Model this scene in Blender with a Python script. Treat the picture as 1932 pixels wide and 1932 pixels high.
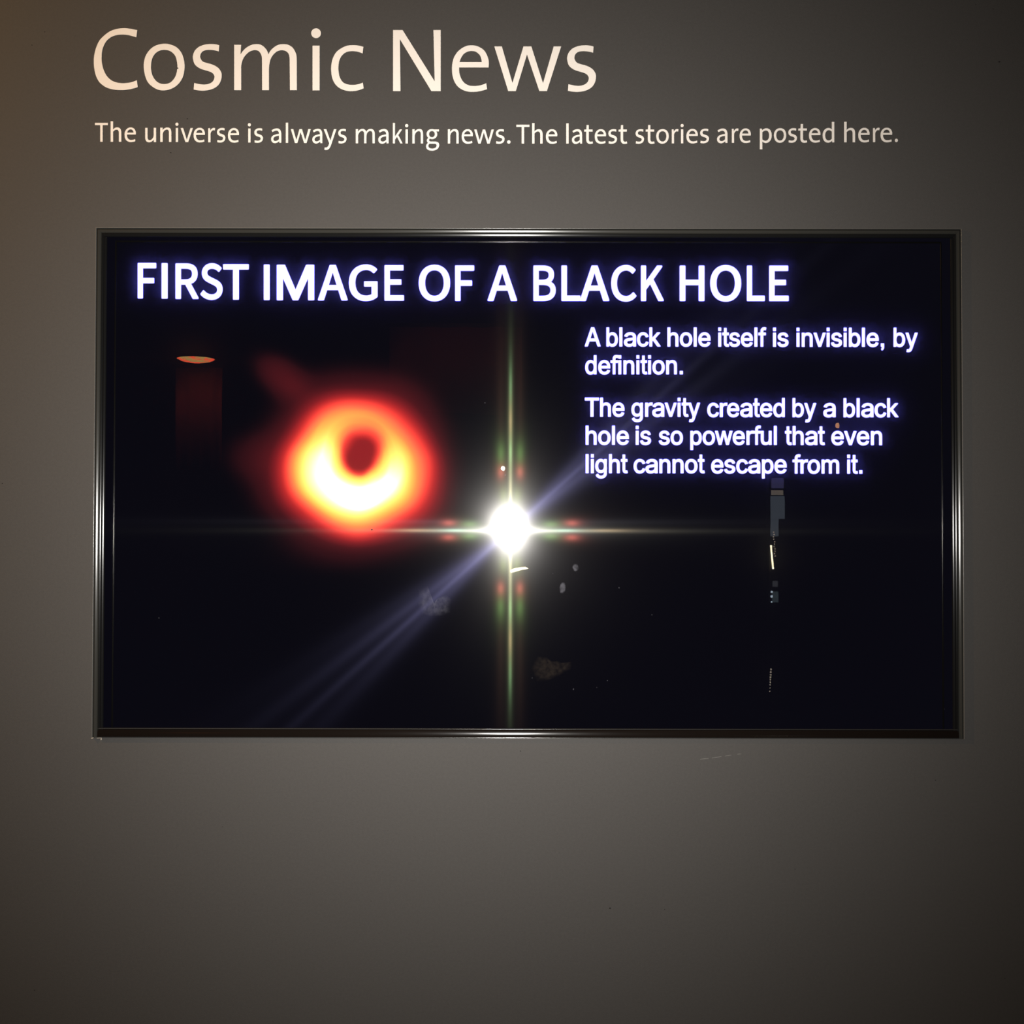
import bpy, bmesh, math, json, random
import numpy as np
from mathutils import Vector, Matrix
from mathutils.geometry import tessellate_polygon

for o in list(bpy.data.objects):
    bpy.data.objects.remove(o)
C = bpy.context.scene.collection
scene = bpy.context.scene
PI = math.pi

# ------------------------------------------------------------ camera, light, exposure
FPX = 2108.0                    # focal length in pixels of the 1932 px frame
DIST = 1.58                     # camera to wall
CZ = 1.50                       # camera height
PITCH, YAW, ROLL = 0.0179, 0.00047, 0.0015

cam_data = bpy.data.cameras.new('camera')
cam = bpy.data.objects.new('camera', cam_data)
C.objects.link(cam)
cam_data.sensor_fit = 'HORIZONTAL'
cam_data.sensor_width = 36.0
cam_data.lens = 36.0 * FPX / 1932.0
cam_data.clip_start = 0.02
cam.location = (0, -DIST, CZ)
Rcam = Matrix.Rotation(YAW, 3, 'Z') @ Matrix.Rotation(PITCH, 3, 'X')


def ray(px, py):
    """world direction (y = 1) of a pixel of the photograph, used to measure sizes on the wall"""
    x = (px - 966.0) / FPX
    z = -(py - 966.0) / FPX
    c, s = math.cos(ROLL), math.sin(ROLL)
    d = Rcam @ Vector((c * x - s * z, 1.0, s * x + c * z))
    return d / d.y


def at(px, py, y=0.0):
    """the point of the plane at depth y that the photograph shows at px, py"""
    d = ray(px, py)
    t = y + DIST
    return Vector((d.x * t, y, CZ + d.z * t))


def mirrored(px, py, Y):
    """the point of the room behind the camera whose reflection falls at px, py (Y metres off the wall)"""
    d = ray(px, py)
    t = DIST + Y
    return Vector((d.x * t, -Y, CZ + d.z * t))


xa = (ray(1966, 966) - ray(966, 966)).normalized()
fa = ray(966, 966).normalized()
za = xa.cross(fa).normalized()
xa = fa.cross(za).normalized()
cam.rotation_euler = Matrix((xa, za, -fa)).transposed().to_euler()
scene.camera = cam

world = bpy.data.worlds.new('dark_gallery')
scene.world = world
world.use_nodes = True
world.node_tree.nodes['Background'].inputs[0].default_value = (0.9, 0.85, 0.8, 1)
world.node_tree.nodes['Background'].inputs[1].default_value = 0.002

scene.view_settings.view_transform = 'Standard'
scene.view_settings.look = 'None'
scene.view_settings.exposure = 0.0
scene.view_settings.gamma = 1.0
scene.view_settings.use_curve_mapping = False
cy = scene.cycles
cy.max_bounces = 5
cy.diffuse_bounces = 1
cy.glossy_bounces = 3
cy.transparent_max_bounces = 8
cy.caustics_reflective = False
cy.sample_clamp_indirect = 3.0
cy.use_denoising = True
cy.use_adaptive_sampling = True
cy.adaptive_threshold = 0.015


def lamp(name, kind, loc, energy, color, radius, aim=None, beam=None, size=None, blend=1.0):
    d = bpy.data.lights.new(name, kind)
    d.energy = energy
    d.color = color
    if hasattr(d, 'shadow_soft_size'):
        d.shadow_soft_size = radius
    if kind == 'SPOT':
        d.spot_size = size
        d.spot_blend = blend
    o = bpy.data.objects.new(name, d)
    C.objects.link(o)
    o.location = loc
    if aim is not None:
        o.rotation_euler = (Vector(aim) - Vector(loc)).to_track_quat('-Z', 'Y').to_euler()
    if beam:   # narrow reflector: strength falls as cos(angle) ** beam off the axis
        d.use_nodes = True
        nt = d.node_tree
        em = nt.nodes['Emission']
        tc = nt.nodes.new('ShaderNodeTexCoord')
        sx = nt.nodes.new('ShaderNodeSeparateXYZ')
        nt.links.new(tc.outputs['Normal'], sx.inputs[0])
        ab = nt.nodes.new('ShaderNodeMath'); ab.operation = 'ABSOLUTE'
        nt.links.new(sx.outputs['Z'], ab.inputs[0])
        pw = nt.nodes.new('ShaderNodeMath'); pw.operation = 'POWER'
        pw.inputs[1].default_value = beam
        nt.links.new(ab.outputs[0], pw.inputs[0])
        nt.links.new(pw.outputs[0], em.inputs['Strength'])
    return o


# the phone's flash, beside the lens (its mirror image is the white burst in the screen)
FL = Vector((-0.006, -DIST, CZ + 0.0050))
lamp('phone_flash', 'SPOT', FL, 226.0, (1.0, 0.965, 0.92), 0.004, aim=FL + Vector((-0.10, 2, 0.09)), beam=11.0, size=2.6, blend=0.2)
# warm gallery spot outside the frame, up on the left
WS = Vector((-1.9, -0.75, 2.75))
lamp('warm_gallery_spot', 'SPOT', WS, 92.0, (1.0, 0.57, 0.21), 0.03, aim=(-1.0, 0, 1.9), size=1.5, blend=1.0)
# faint general light of the ceiling over the wall
d_ = lamp('dim_ceiling_light', 'AREA', (0.1, -1.1, 2.94), 3.0, (1.0, 0.86, 0.74), 0, aim=(0.1, 0.2, 1.5))
d_.data.size = 1.2

# ------------------------------------------------------------ helpers


def tag(o, label=None, cat=None, group=None, kind=None):
    if label: o['label'] = label
    if cat: o['category'] = cat
    if group: o['group'] = group
    if kind: o['kind'] = kind
    return o


def empty(name, loc, label, cat, group=None):
    o = bpy.data.objects.new(name, None)
    C.objects.link(o)
    o.location = loc
    o.empty_display_size = 0.05
    return tag(o, label, cat, group)


def mesh_obj(name, verts, faces, mat, parent=None, smooth=False):
    me = bpy.data.meshes.new(name)
    off = Vector(parent_world(parent)) if parent else Vector((0, 0, 0))
    me.from_pydata([tuple(Vector(v) - off) for v in verts], [], faces)
    me.materials.append(mat)
    if smooth:
        me.polygons.foreach_set('use_smooth', [True] * len(me.polygons))
    me.update()
    o = bpy.data.objects.new(name, me)
    C.objects.link(o)
    if parent:
        o.parent = parent
    return o


def parent_world(o):
    v = Vector((0, 0, 0))
    while o:
        v += o.location
        o = o.parent
    return v


def box(x0, x1, y0, y1, z0, z1):
    v = [(x, y, z) for x in (x0, x1) for y in (y0, y1) for z in (z0, z1)]
    f = [(0, 1, 3, 2), (4, 6, 7, 5), (0, 4, 5, 1), (2, 3, 7, 6), (0, 2, 6, 4), (1, 5, 7, 3)]
    return v, f


class MB:
    def __init__(self):
        self.v, self.f = [], []

    def add(self, vf):
        n = len(self.v)
        self.v += [tuple(p) for p in vf[0]]
        self.f += [tuple(i + n for i in q) for q in vf[1]]
        return self

    def lathe(self, prof, c, n=24):
        """prof: (radius, z) from top to bottom about the vertical axis at c"""
        b = len(self.v)
        for r, z in prof:
            for k in range(n):
                a = 2 * PI * k / n
                self.v.append((c[0] + r * math.cos(a), c[1] + r * math.sin(a), c[2] + z))
        for i in range(len(prof) - 1):
            for k in range(n):
                k2 = (k + 1) % n
                self.f.append((b + i * n + k, b + i * n + k2, b + (i + 1) * n + k2, b + (i + 1) * n + k))
        return self

    def build(self, name, mat, parent=None, smooth=False):
        return mesh_obj(name, self.v, self.f, mat, parent, smooth)


def mat_new(name):
    m_ = bpy.data.materials.new(name)
    m_.use_nodes = True
    nt = m_.node_tree
    nt.nodes.clear()
    out = nt.nodes.new('ShaderNodeOutputMaterial')
    return m_, nt, out


def principled(name, col, rough=0.5, metal=0.0, spec=0.5, bump=None, aniso=None, var=None):
    m_, nt, out = mat_new(name)
    p = nt.nodes.new('ShaderNodeBsdfPrincipled')
    p.inputs['Base Color'].default_value = (*col, 1)
    p.inputs['Roughness'].default_value = rough
    p.inputs['Metallic'].default_value = metal
    p.inputs['Specular IOR Level'].default_value = spec
    nt.links.new(p.outputs[0], out.inputs[0])
    if var or bump:
        tc = nt.nodes.new('ShaderNodeTexCoord')
    if var:
        n = nt.nodes.new('ShaderNodeTexNoise')
        n.inputs['Scale'].default_value = var[0]
        n.inputs['Detail'].default_value = 6
        nt.links.new(tc.outputs['Object'], n.inputs['Vector'])
        r = nt.nodes.new('ShaderNodeMapRange')
        r.inputs['To Min'].default_value = 1 - var[1]
        r.inputs['To Max'].default_value = 1 + var[1]
        nt.links.new(n.outputs[0], r.inputs['Value'])
        mx = nt.nodes.new('ShaderNodeVectorMath'); mx.operation = 'SCALE'
        mx.inputs[0].default_value = col
        nt.links.new(r.outputs[0], mx.inputs['Scale'])
        nt.links.new(mx.outputs[0], p.inputs['Base Color'])
    if bump:
        n2 = nt.nodes.new('ShaderNodeTexNoise')
        n2.inputs['Scale'].default_value = bump[0]
        n2.inputs['Detail'].default_value = 3
        nt.links.new(tc.outputs['Object'], n2.inputs['Vector'])
        b = nt.nodes.new('ShaderNodeBump')
        b.inputs['Strength'].default_value = bump[1]
        b.inputs['Distance'].default_value = bump[2]
        nt.links.new(n2.outputs[0], b.inputs['Height'])
        nt.links.new(b.outputs[0], p.inputs['Normal'])
    return m_


def emissive(name, col, strength=1.0):
    m_, nt, out = mat_new(name)
    e = nt.nodes.new('ShaderNodeEmission')
    e.inputs[0].default_value = (*col, 1)
    e.inputs[1].default_value = strength
    nt.links.new(e.outputs[0], out.inputs[0])
    return m_


M_wall = principled('wall_paint', (0.066, 0.0625, 0.059), 0.75, spec=0.25, bump=(900, 0.35, 0.0006), var=(260, 0.10))
M_room = principled('dark_room_paint', (0.03, 0.028, 0.03), 0.8)
M_floor = principled('dark_carpet', (0.03, 0.03, 0.035), 0.95, bump=(300, 0.5, 0.003), var=(40, 0.3))
M_vinyl = principled('cream_vinyl', (0.93, 0.87, 0.80), 0.6, spec=0.3, var=(500, 0.03))
M_chip = principled('bare_plaster', (0.42, 0.36, 0.29), 0.9, bump=(3000, 0.6, 0.0005))
M_spec = principled('dark_speck', (0.012, 0.010, 0.010), 0.8)
M_chrome = principled('bright_edge_trim', (0.12, 0.115, 0.105), 0.20, spec=0.9)
M_gloss = principled('grey_frame', (0.032, 0.031, 0.027), 0.155, spec=0.17)
M_ridge = principled('black_gloss_ridge', (0.008, 0.008, 0.008), 0.145, spec=0.085)
M_lower = principled('dark_brown_frame', (0.0070, 0.0050, 0.0040), 0.115, spec=0.13)
M_black = principled('black_plastic', (0.004, 0.004, 0.005), 0.5, spec=0.3)
M_trimlow = principled('lower_edge_trim', (0.10, 0.098, 0.094), 0.15, metal=0.7)
M_frame_reflection = principled('frame_reflection', (0.004, 0.004, 0.004), 0.14, spec=0.24)

GLYPHS = (
    '{"h":{"C":[[1639,2242,1498,2272,1396,2291,1271,2308,1212,2314,1183,2315,1152,2316,1088,2315,1021,2309,986,2306,918,2296,884,2289,852,2282,789,2266,727'
    ',2246,697,2235,638,2209,610,2195,581,2179,553,2162,526,2144,472,2104,420,2062,369,2017,319,1971,294,1946,270,1921,248,1894,226,1867,206,1838,187,1808,'
    '170,1776,153,1742,138,1708,110,1638,85,1569,63,1501,45,1432,30,1364,17,1300,9,1241,3,1185,1,1130,0,1071,1,1007,4,939,9,870,17,802,28,734,42,665,58,597'
    ',68,564,89,502,114,441,143,383,158,355,175,329,192,304,211,280,232,257,253,236,275,215,321,177,367,142,390,127,435,100,481,78,505,67,556,48,612,31,672'
    ',16,734,4,798,-6,830,-9,897,-15,931,-17,999,-19,1067,-19,1101,-18,1171,-13,1274,-1,1365,13,1447,31,1557,60,1605,76,1657,95,1626,351,1557,323,1489,298,'
    '1444,284,1379,268,1314,256,1221,245,1145,239,1093,239,1067,239,1014,243,959,249,905,258,852,270,799,286,773,296,722,317,697,329,673,343,650,358,627,37'
    '4,606,392,584,411,563,431,524,474,488,519,472,542,442,591,415,643,392,695,371,747,353,801,338,856,320,936,306,1010,299,1058,295,1110,293,1169,294,1237'
    ',297,1307,303,1376,307,1407,316,1466,328,1520,335,1546,351,1597,371,1648,393,1697,418,1745,446,1790,462,1811,494,1851,530,1888,569,1922,610,1952,653,1'
    '979,675,1992,722,2013,772,2032,798,2040,826,2047,885,2059,948,2067,979,2070,1040,2074,1100,2074,1159,2071,1216,2066,1294,2056,1317,2052,1361,2042,1506'
    ',2003,1605,1975]],"o":[[797,1735,848,1734,872,1732,919,1726,943,1721,994,1709,1050,1692,1110,1671,1139,1658,1168,1645,1196,1631,1221,1616,1246,1599,12'
    '69,1581,1291,1562,1312,1543,1332,1522,1352,1500,1387,1455,1403,1432,1419,1408,1433,1383,1446,1358,1470,1305,1491,1248,1500,1218,1509,1186,1524,1119,15'
    '31,1086,1541,1020,1547,961,1549,933,1550,907,1549,855,1548,828,1542,772,1529,676,1517,609,1509,576,1500,544,1491,513,1468,455,1455,426,1426,372,1410,3'
    '46,1377,296,1359,272,1320,227,1300,206,1257,166,1211,130,1187,113,1163,98,1112,68,1059,43,1032,32,1004,21,946,4,886,-11,856,-16,826,-20,795,-23,766,-2'
    '5,737,-25,708,-25,679,-23,650,-19,622,-15,593,-9,566,-2,538,6,511,15,484,26,457,39,431,52,405,67,355,98,308,132,263,168,242,187,221,208,202,229,183,25'
    '1,166,275,149,300,134,326,120,352,107,380,95,409,83,439,62,503,52,537,43,574,27,653,20,693,9,768,5,803,1,865,0,893,1,948,4,975,10,1031,20,1091,27,1121'
    ',42,1182,51,1212,61,1241,72,1269,85,1296,98,1322,113,1348,144,1397,161,1421,197,1466,234,1508,254,1528,295,1566,317,1584,339,1600,362,1616,386,1630,41'
    '1,1643,436,1656,488,1678,515,1687,569,1704,626,1717,655,1722,713,1730,742,1732],[778,1503,760,1503,727,1501,679,1495,646,1488,615,1479,584,1468,569,14'
    '61,554,1454,522,1435,490,1413,474,1401,443,1373,428,1358,414,1341,387,1305,374,1285,350,1243,330,1198,313,1153,301,1105,295,1080,287,1030,279,954,275,'
    '877,275,825,277,799,283,744,292,686,298,657,313,599,321,571,331,544,342,518,355,493,382,444,413,398,445,358,461,340,478,324,496,308,514,294,532,281,55'
    '1,269,570,259,590,249,610,241,632,233,653,227,698,218,721,216,766,213,813,214,837,217,885,224,908,230,931,236,952,244,973,253,992,263,1011,274,1029,28'
    '7,1047,300,1081,331,1113,366,1129,385,1160,428,1187,474,1200,499,1211,524,1221,550,1231,577,1246,635,1253,665,1264,723,1274,803,1277,853,1278,878,1276'
    ',930,1273,958,1266,1022,1254,1091,1239,1158,1231,1189,1221,1217,1211,1242,1200,1265,1188,1285,1176,1305,1162,1323,1148,1340,1118,1372,1085,1403,1050,1'
    '429,1031,1441,993,1462,973,1471,952,1478,930,1484,907,1489,884,1493,839,1499]],"s":[[996,1681,934,1700,900,1708,880,1712,813,1720,735,1726,681,1727,65'
    '5,1726,578,1723,527,1717,501,1714,450,1704,397,1690,370,1682,318,1663,268,1642,245,1630,223,1617,182,1588,163,1572,128,1539,97,1504,83,1486,71,1467,59'
    ',1447,39,1405,31,1385,17,1345,7,1308,4,1291,0,1255,0,1237,2,1197,9,1150,20,1098,27,1072,43,1024,51,1003,60,985,70,969,80,954,91,940,115,914,142,889,17'
    '5,864,193,852,231,829,250,818,290,798,331,782,374,767,483,735,572,710,613,697,649,683,681,669,709,654,722,645,746,628,757,617,776,595,791,571,804,548,'
    '812,526,817,507,817,488,816,468,810,432,803,406,799,393,787,367,780,354,762,330,752,318,729,294,716,283,689,263,674,255,642,239,624,233,588,221,534,20'
    '8,480,200,424,197,384,198,321,204,233,218,166,231,51,257,31,13,112,-5,176,-16,272,-27,324,-30,351,-31,404,-31,432,-29,490,-23,549,-15,578,-10,632,1,68'
    '2,15,705,22,750,39,772,48,814,70,855,94,875,107,912,135,930,151,947,167,962,183,977,201,990,220,1015,260,1036,301,1053,343,1061,364,1073,407,1077,429,'
    '1084,472,1087,514,1088,553,1086,590,1084,608,1076,644,1070,662,1063,680,1045,716,1034,733,1011,767,985,798,972,813,958,826,928,851,912,862,878,884,841'
    ',906,820,916,755,945,711,961,667,976,624,988,538,1009,438,1040,401,1054,385,1062,370,1072,357,1082,345,1094,335,1107,317,1134,302,1161,291,1187,282,12'
    '12,277,1237,276,1263,277,1277,281,1305,288,1335,299,1364,306,1378,322,1402,341,1425,352,1435,377,1454,404,1470,419,1477,451,1488,468,1492,504,1499,560'
    ',1506,619,1508,660,1507,700,1504,741,1500,783,1495,860,1482,908,1470,979,1450]],"m":[[0,1710,261,1710,239,1345,274,1400,298,1437,326,1472,341,1490,373'
    ',1525,409,1559,446,1591,466,1606,486,1620,527,1646,571,1670,615,1691,659,1707,681,1714,703,1720,746,1729,790,1734,833,1736,877,1736,899,1735,943,1729,'
    '965,1724,986,1718,1007,1710,1028,1700,1050,1687,1071,1673,1113,1641,1150,1607,1181,1575,1207,1543,1218,1526,1237,1493,1261,1446,1267,1431,1276,1402,12'
    '90,1345,1321,1407,1344,1447,1356,1467,1384,1504,1400,1522,1434,1558,1452,1575,1491,1606,1529,1635,1548,1648,1588,1671,1608,1682,1648,1700,1668,1708,17'
    '08,1720,1728,1724,1748,1728,1787,1732,1827,1733,1890,1733,1934,1731,1956,1729,1978,1726,2000,1721,2022,1714,2044,1706,2090,1685,2113,1672,2136,1658,21'
    '57,1644,2177,1629,2196,1613,2212,1596,2227,1578,2241,1559,2266,1520,2306,1443,2321,1409,2328,1392,2339,1356,2344,1337,2351,1294,2354,1270,2358,1220,23'
    '62,1113,2365,0,2104,0,2094,1113,2091,1204,2087,1247,2084,1267,2080,1287,2070,1324,2057,1359,2050,1375,2041,1390,2032,1404,2022,1417,2010,1430,1998,144'
    '1,1984,1451,1954,1469,1938,1477,1906,1490,1872,1499,1854,1502,1818,1506,1799,1507,1780,1506,1742,1502,1702,1494,1681,1488,1661,1482,1641,1474,1621,146'
    '5,1601,1454,1582,1441,1563,1426,1524,1392,1506,1373,1472,1335,1443,1297,1430,1278,1418,1259,1396,1219,1387,1199,1370,1157,1362,1134,1349,1088,1338,104'
    '0,1326,968,1320,921,1316,874,1312,780,1312,0,1055,0,1050,1138,1049,1191,1047,1216,1041,1265,1036,1287,1030,1308,1023,1329,1005,1368,996,1386,975,1418,'
    '953,1445,941,1456,930,1466,918,1476,905,1484,891,1491,877,1496,862,1501,846,1505,829,1508,793,1511,756,1510,736,1508,717,1504,678,1495,638,1481,617,14'
    '72,577,1451,558,1439,539,1426,500,1394,481,1376,445,1339,413,1301,385,1264,360,1226,349,1206,328,1164,319,1142,310,1118,295,1067,288,1041,277,988,268,'
    '939,263,896,262,855,264,780,264,0,0,0]],"n":[[0,1710,261,1710,239,1345,286,1419,312,1455,326,1472,356,1507,390,1542,427,1575,446,1591,466,1606,506,163'
    '4,527,1646,571,1670,615,1691,637,1699,659,1707,702,1720,745,1729,766,1732,810,1736,858,1736,910,1734,937,1732,963,1728,989,1723,1013,1718,1036,1710,10'
    '58,1701,1078,1691,1097,1679,1116,1666,1134,1652,1150,1638,1181,1606,1195,1589,1208,1570,1220,1550,1242,1509,1260,1467,1275,1427,1285,1389,1292,1350,13'
    '00,1287,1305,1240,1309,1164,1312,1084,1312,0,1055,0,1050,1138,1049,1191,1047,1216,1041,1265,1036,1287,1030,1308,1023,1329,1005,1368,996,1386,975,1418,'
    '953,1445,941,1456,930,1466,918,1476,905,1484,891,1491,877,1496,862,1501,846,1505,829,1508,793,1511,756,1510,736,1508,717,1504,678,1495,638,1481,617,14'
    '72,577,1451,558,1439,539,1426,500,1394,481,1376,445,1339,413,1301,385,1264,360,1226,349,1206,328,1164,319,1142,310,1118,295,1067,288,1041,277,988,268,'
    '939,263,896,262,855,264,780,264,0,0,0]],"i":[[52,0,318,0,318,1686,52,1686],[368,2156,363,2197,350,2236,328,2271,299,2300,264,2322,225,2335,184,2340,14'
    '3,2335,104,2322,69,2300,40,2271,18,2236,5,2197,0,2156,5,2115,18,2076,40,2041,69,2012,104,1990,143,1977,184,1972,225,1977,264,1990,299,2012,328,2041,35'
    '0,2076,363,2115]],"c":[[1220,1644,1144,1668,1102,1679,1079,1684,1030,1692,975,1700,916,1706,886,1707,856,1708,797,1708,736,1705,706,1703,675,1700,644,'
    '1695,614,1689,585,1682,555,1672,525,1661,495,1649,437,1621,409,1606,356,1574,307,1542,284,1525,262,1508,240,1489,220,1470,200,1449,181,1426,163,1402,1'
    '45,1375,129,1348,113,1319,98,1289,84,1259,71,1228,60,1197,49,1165,40,1132,32,1097,19,1028,14,993,6,928,3,898,0,840,0,812,2,756,9,669,15,608,24,547,30,'
    '516,38,486,46,457,67,400,79,371,107,316,122,290,137,265,154,242,171,220,190,199,209,179,229,160,250,142,271,125,315,94,339,79,362,66,387,54,438,32,490'
    ',14,544,-1,600,-12,658,-20,717,-24,776,-25,836,-22,897,-16,958,-7,988,0,1019,7,1079,24,1140,45,1230,80,1201,296,1139,270,1096,255,1052,241,1005,230,95'
    '5,220,904,213,852,209,801,208,750,210,699,214,649,223,625,228,578,242,532,258,510,268,489,280,469,293,450,309,432,327,414,348,397,370,381,394,366,419,'
    '353,445,340,471,329,497,319,524,311,552,304,581,293,641,285,699,279,753,275,803,274,828,274,853,276,902,280,955,286,1010,295,1065,301,1092,308,1118,31'
    '5,1143,334,1191,344,1214,368,1258,381,1279,395,1299,410,1318,425,1337,460,1371,498,1402,517,1416,537,1428,558,1439,578,1449,600,1457,622,1463,667,1473'
    ',733,1482,774,1486,815,1486,875,1482,932,1475,987,1466,1042,1453,1079,1442,1135,1421,1190,1399]],"e":[[1375,893,1383,991,1384,1029,1383,1085,1381,1122'
    ',1377,1158,1373,1177,1364,1218,1343,1283,1326,1328,1307,1371,1286,1414,1263,1456,1237,1496,1223,1515,1208,1533,1191,1549,1156,1580,1118,1608,1078,1633'
    ',1039,1655,999,1674,958,1690,917,1704,877,1714,837,1720,797,1724,736,1725,672,1724,628,1720,584,1712,562,1707,516,1691,469,1671,445,1660,398,1634,375,'
    '1620,330,1588,284,1552,241,1513,221,1492,201,1471,183,1448,165,1425,132,1376,117,1350,89,1298,77,1272,66,1245,56,1218,47,1190,32,1133,20,1076,11,1020,'
    '7,993,2,937,0,881,0,825,2,766,6,707,12,647,16,618,27,560,41,502,58,446,68,418,78,391,102,339,130,290,145,266,178,220,196,199,214,179,233,160,253,142,2'
    '74,125,296,109,319,94,364,67,411,43,435,32,485,14,535,-2,587,-14,612,-19,638,-23,689,-28,742,-30,798,-30,857,-27,887,-25,950,-18,981,-13,1046,-1,1079,'
    '5,1112,13,1180,31,1319,73,1288,297,1230,271,1171,248,1133,235,1096,224,1041,212,965,201,905,194,843,191,780,192,736,195,692,200,670,204,649,210,607,22'
    '4,565,242,525,264,505,277,487,290,469,305,436,339,420,358,390,397,363,440,351,462,339,487,319,540,302,592,288,638,283,658,276,695,273,728,268,806,268,'
    '850,270,893],[282,1095,300,1152,313,1190,329,1228,338,1247,370,1306,395,1344,408,1363,422,1380,437,1396,454,1411,471,1425,508,1450,547,1472,587,1489,6'
    '06,1496,647,1506,688,1512,728,1514,767,1513,805,1510,843,1503,861,1498,879,1491,897,1483,915,1473,934,1461,953,1448,988,1418,1020,1387,1034,1371,1045,'
    '1355,1055,1339,1072,1305,1085,1269,1101,1217,1109,1183,1114,1148,1121,1095]],"w":[[0,1681,283,1681,683,299,1098,1681,1396,1681,1835,291,2239,1681,2519'
    ',1681,1983,-1,1696,-1,1230,1378,811,-1,523,-1]],"N":[[0,2300,359,2300,1566,364,1520,2300,1793,2300,1793,0,1440,0,256,1958,279,0,0,0]]},"s":{"T":[[245,'
    '-4,241,-4,238,0,238,620,237,621,233,623,29,623,25,628,26,704,29,706,33,706,545,706,548,704,548,700,548,628,545,623,341,623,337,622,336,620,336,0,333,-'
    '4,329,-4]],"v":[[204,-4,200,-4,196,0,8,520,11,524,16,524,104,524,108,520,206,224,248,89,252,80,298,228,396,521,400,524,488,524,491,520,490,516,307,0,3'
    '04,-4,300,-4]],"r":[[92,-4,88,-4,84,0,84,520,88,524,162,524,164,520,172,439,176,442,197,472,216,492,236,509,252,520,272,529,296,536,328,538,356,534,37'
    '6,526,377,524,377,520,362,448,360,443,356,442,328,449,308,450,292,449,272,443,257,436,244,426,224,408,209,388,194,364,181,332,181,0,176,-4]],"a":[[172'
    ',-15,145,-7,120,5,98,21,77,45,64,69,55,101,52,137,57,177,70,209,95,241,99,245,132,269,176,291,232,309,296,323,369,333,371,337,370,353,366,377,360,397,'
    '352,414,337,433,320,445,296,453,268,456,248,455,224,451,204,446,164,430,112,401,107,405,74,465,77,469,96,481,140,505,164,515,192,524,220,531,252,536,2'
    '84,538,328,534,364,523,396,505,424,477,443,445,457,405,464,365,467,321,467,1,466,-3,464,-4,460,-4,392,-4,388,-3,386,1,380,50,376,53,344,30,320,15,300,'
    '5,256,-12,232,-17,208,-19],[207,65,232,63,248,64,268,67,284,72,300,79,320,90,352,113,371,129,371,261,368,265,312,257,268,248,228,235,192,218,172,203,1'
    '58,185,149,165,145,141,147,121,152,105,160,91,172,80,184,72,196,68]],"y":[[60,-256,40,-250,35,-248,31,-244,48,-164,52,-159,72,-166,84,-168,92,-169,112'
    ',-167,132,-159,148,-148,160,-136,172,-120,188,-92,196,-72,206,-44,216,-4,216,0,8,520,12,524,16,524,104,524,108,520,213,232,260,98,264,96,303,232,397,5'
    '20,400,524,488,524,491,520,490,516,281,-92,264,-132,245,-168,222,-200,200,-221,168,-243,132,-256,96,-260,80,-259]],"k":[[92,-4,88,-4,84,0,84,764,88,76'
    '7,176,766,178,764,179,760,179,256,396,523,400,524,498,524,500,520,498,516,330,312,330,308,522,4,523,0,520,-4,516,-4,424,-4,420,-1,272,243,179,136,179,'
    '0,176,-4,172,-4]],"g":[[212,-274,176,-267,140,-254,104,-234,80,-212,61,-185,48,-149,45,-117,46,-97,49,-77,56,-57,66,-37,76,-21,88,-7,104,8,120,19,95,4'
    '3,87,55,82,67,78,79,75,95,74,107,76,127,79,139,84,151,93,167,109,187,131,207,108,228,95,247,85,263,78,279,69,303,65,327,64,351,68,391,80,427,98,459,12'
    '4,488,156,510,188,525,220,534,260,538,284,537,312,532,336,525,340,524,516,524,521,523,522,519,522,455,520,450,516,449,428,449,424,448,423,447,439,423,'
    '450,395,457,363,457,343,454,307,443,271,424,237,401,211,372,189,340,174,300,163,264,160,244,161,212,168,188,177,184,176,172,163,164,152,159,139,157,12'
    '3,158,111,160,103,167,91,176,83,184,78,200,73,220,70,244,69,344,69,388,67,424,61,456,52,484,38,504,20,519,-1,528,-33,531,-69,527,-105,513,-145,488,-18'
    '5,456,-216,420,-240,376,-259,320,-273,264,-277],[240,-197,276,-200,312,-197,343,-189,368,-179,395,-161,412,-145,423,-129,433,-105,436,-85,434,-65,429,'
    '-49,420,-37,411,-29,396,-22,380,-17,360,-14,332,-13,236,-13,204,-10,180,-5,176,-7,159,-25,150,-37,143,-49,136,-64,132,-77,130,-97,132,-121,134,-125,14'
    '0,-141,151,-157,168,-173,192,-185,212,-192],[242,231,264,229,284,231,304,237,321,247,336,260,351,279,361,299,367,323,369,347,367,375,360,399,350,419,3'
    '37,435,323,447,304,457,284,463,260,465,240,463,220,456,204,448,188,435,176,419,166,399,159,375,157,347,159,323,165,299,175,279,188,261,204,247,220,238'
    ']],"t":[[213,-15,181,-5,151,13,132,33,118,57,107,89,101,121,99,161,99,441,97,444,93,445,25,445,21,449,22,517,25,520,101,524,104,525,113,689,117,693,18'
    '9,693,193,691,195,689,195,529,196,525,197,524,329,524,333,524,336,521,337,449,333,445,201,445,197,445,195,441,195,157,196,137,199,117,204,101,210,89,2'
    '21,77,237,68,249,65,269,63,285,64,297,66,329,77,333,76,352,5,349,3,313,-8,277,-16,249,-18]],"p":[[88,-254,84,-250,84,-246,84,522,88,524,92,524,160,524'
    ',164,522,172,469,176,469,204,490,224,503,248,516,268,524,288,531,312,536,336,538,384,533,428,518,464,495,495,462,516,426,534,378,544,326,547,266,543,2'
    '06,528,146,506,98,476,56,440,24,404,2,364,-12,316,-19,300,-18,280,-14,260,-8,224,8,204,20,180,37,178,34,181,-50,181,-250,176,-254],[270,70,300,66,332,'
    '69,360,79,384,95,405,118,424,148,436,182,445,222,448,266,446,310,440,346,430,378,416,406,399,426,376,442,348,452,316,455,300,454,284,451,268,446,248,4'
    '36,218,418,196,400,181,386,181,118,196,105,228,85,248,76]],"d":[[230,-15,218,-13,174,2,138,24,106,55,80,97,62,141,50,197,46,257,51,321,65,373,86,421,1'
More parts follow.
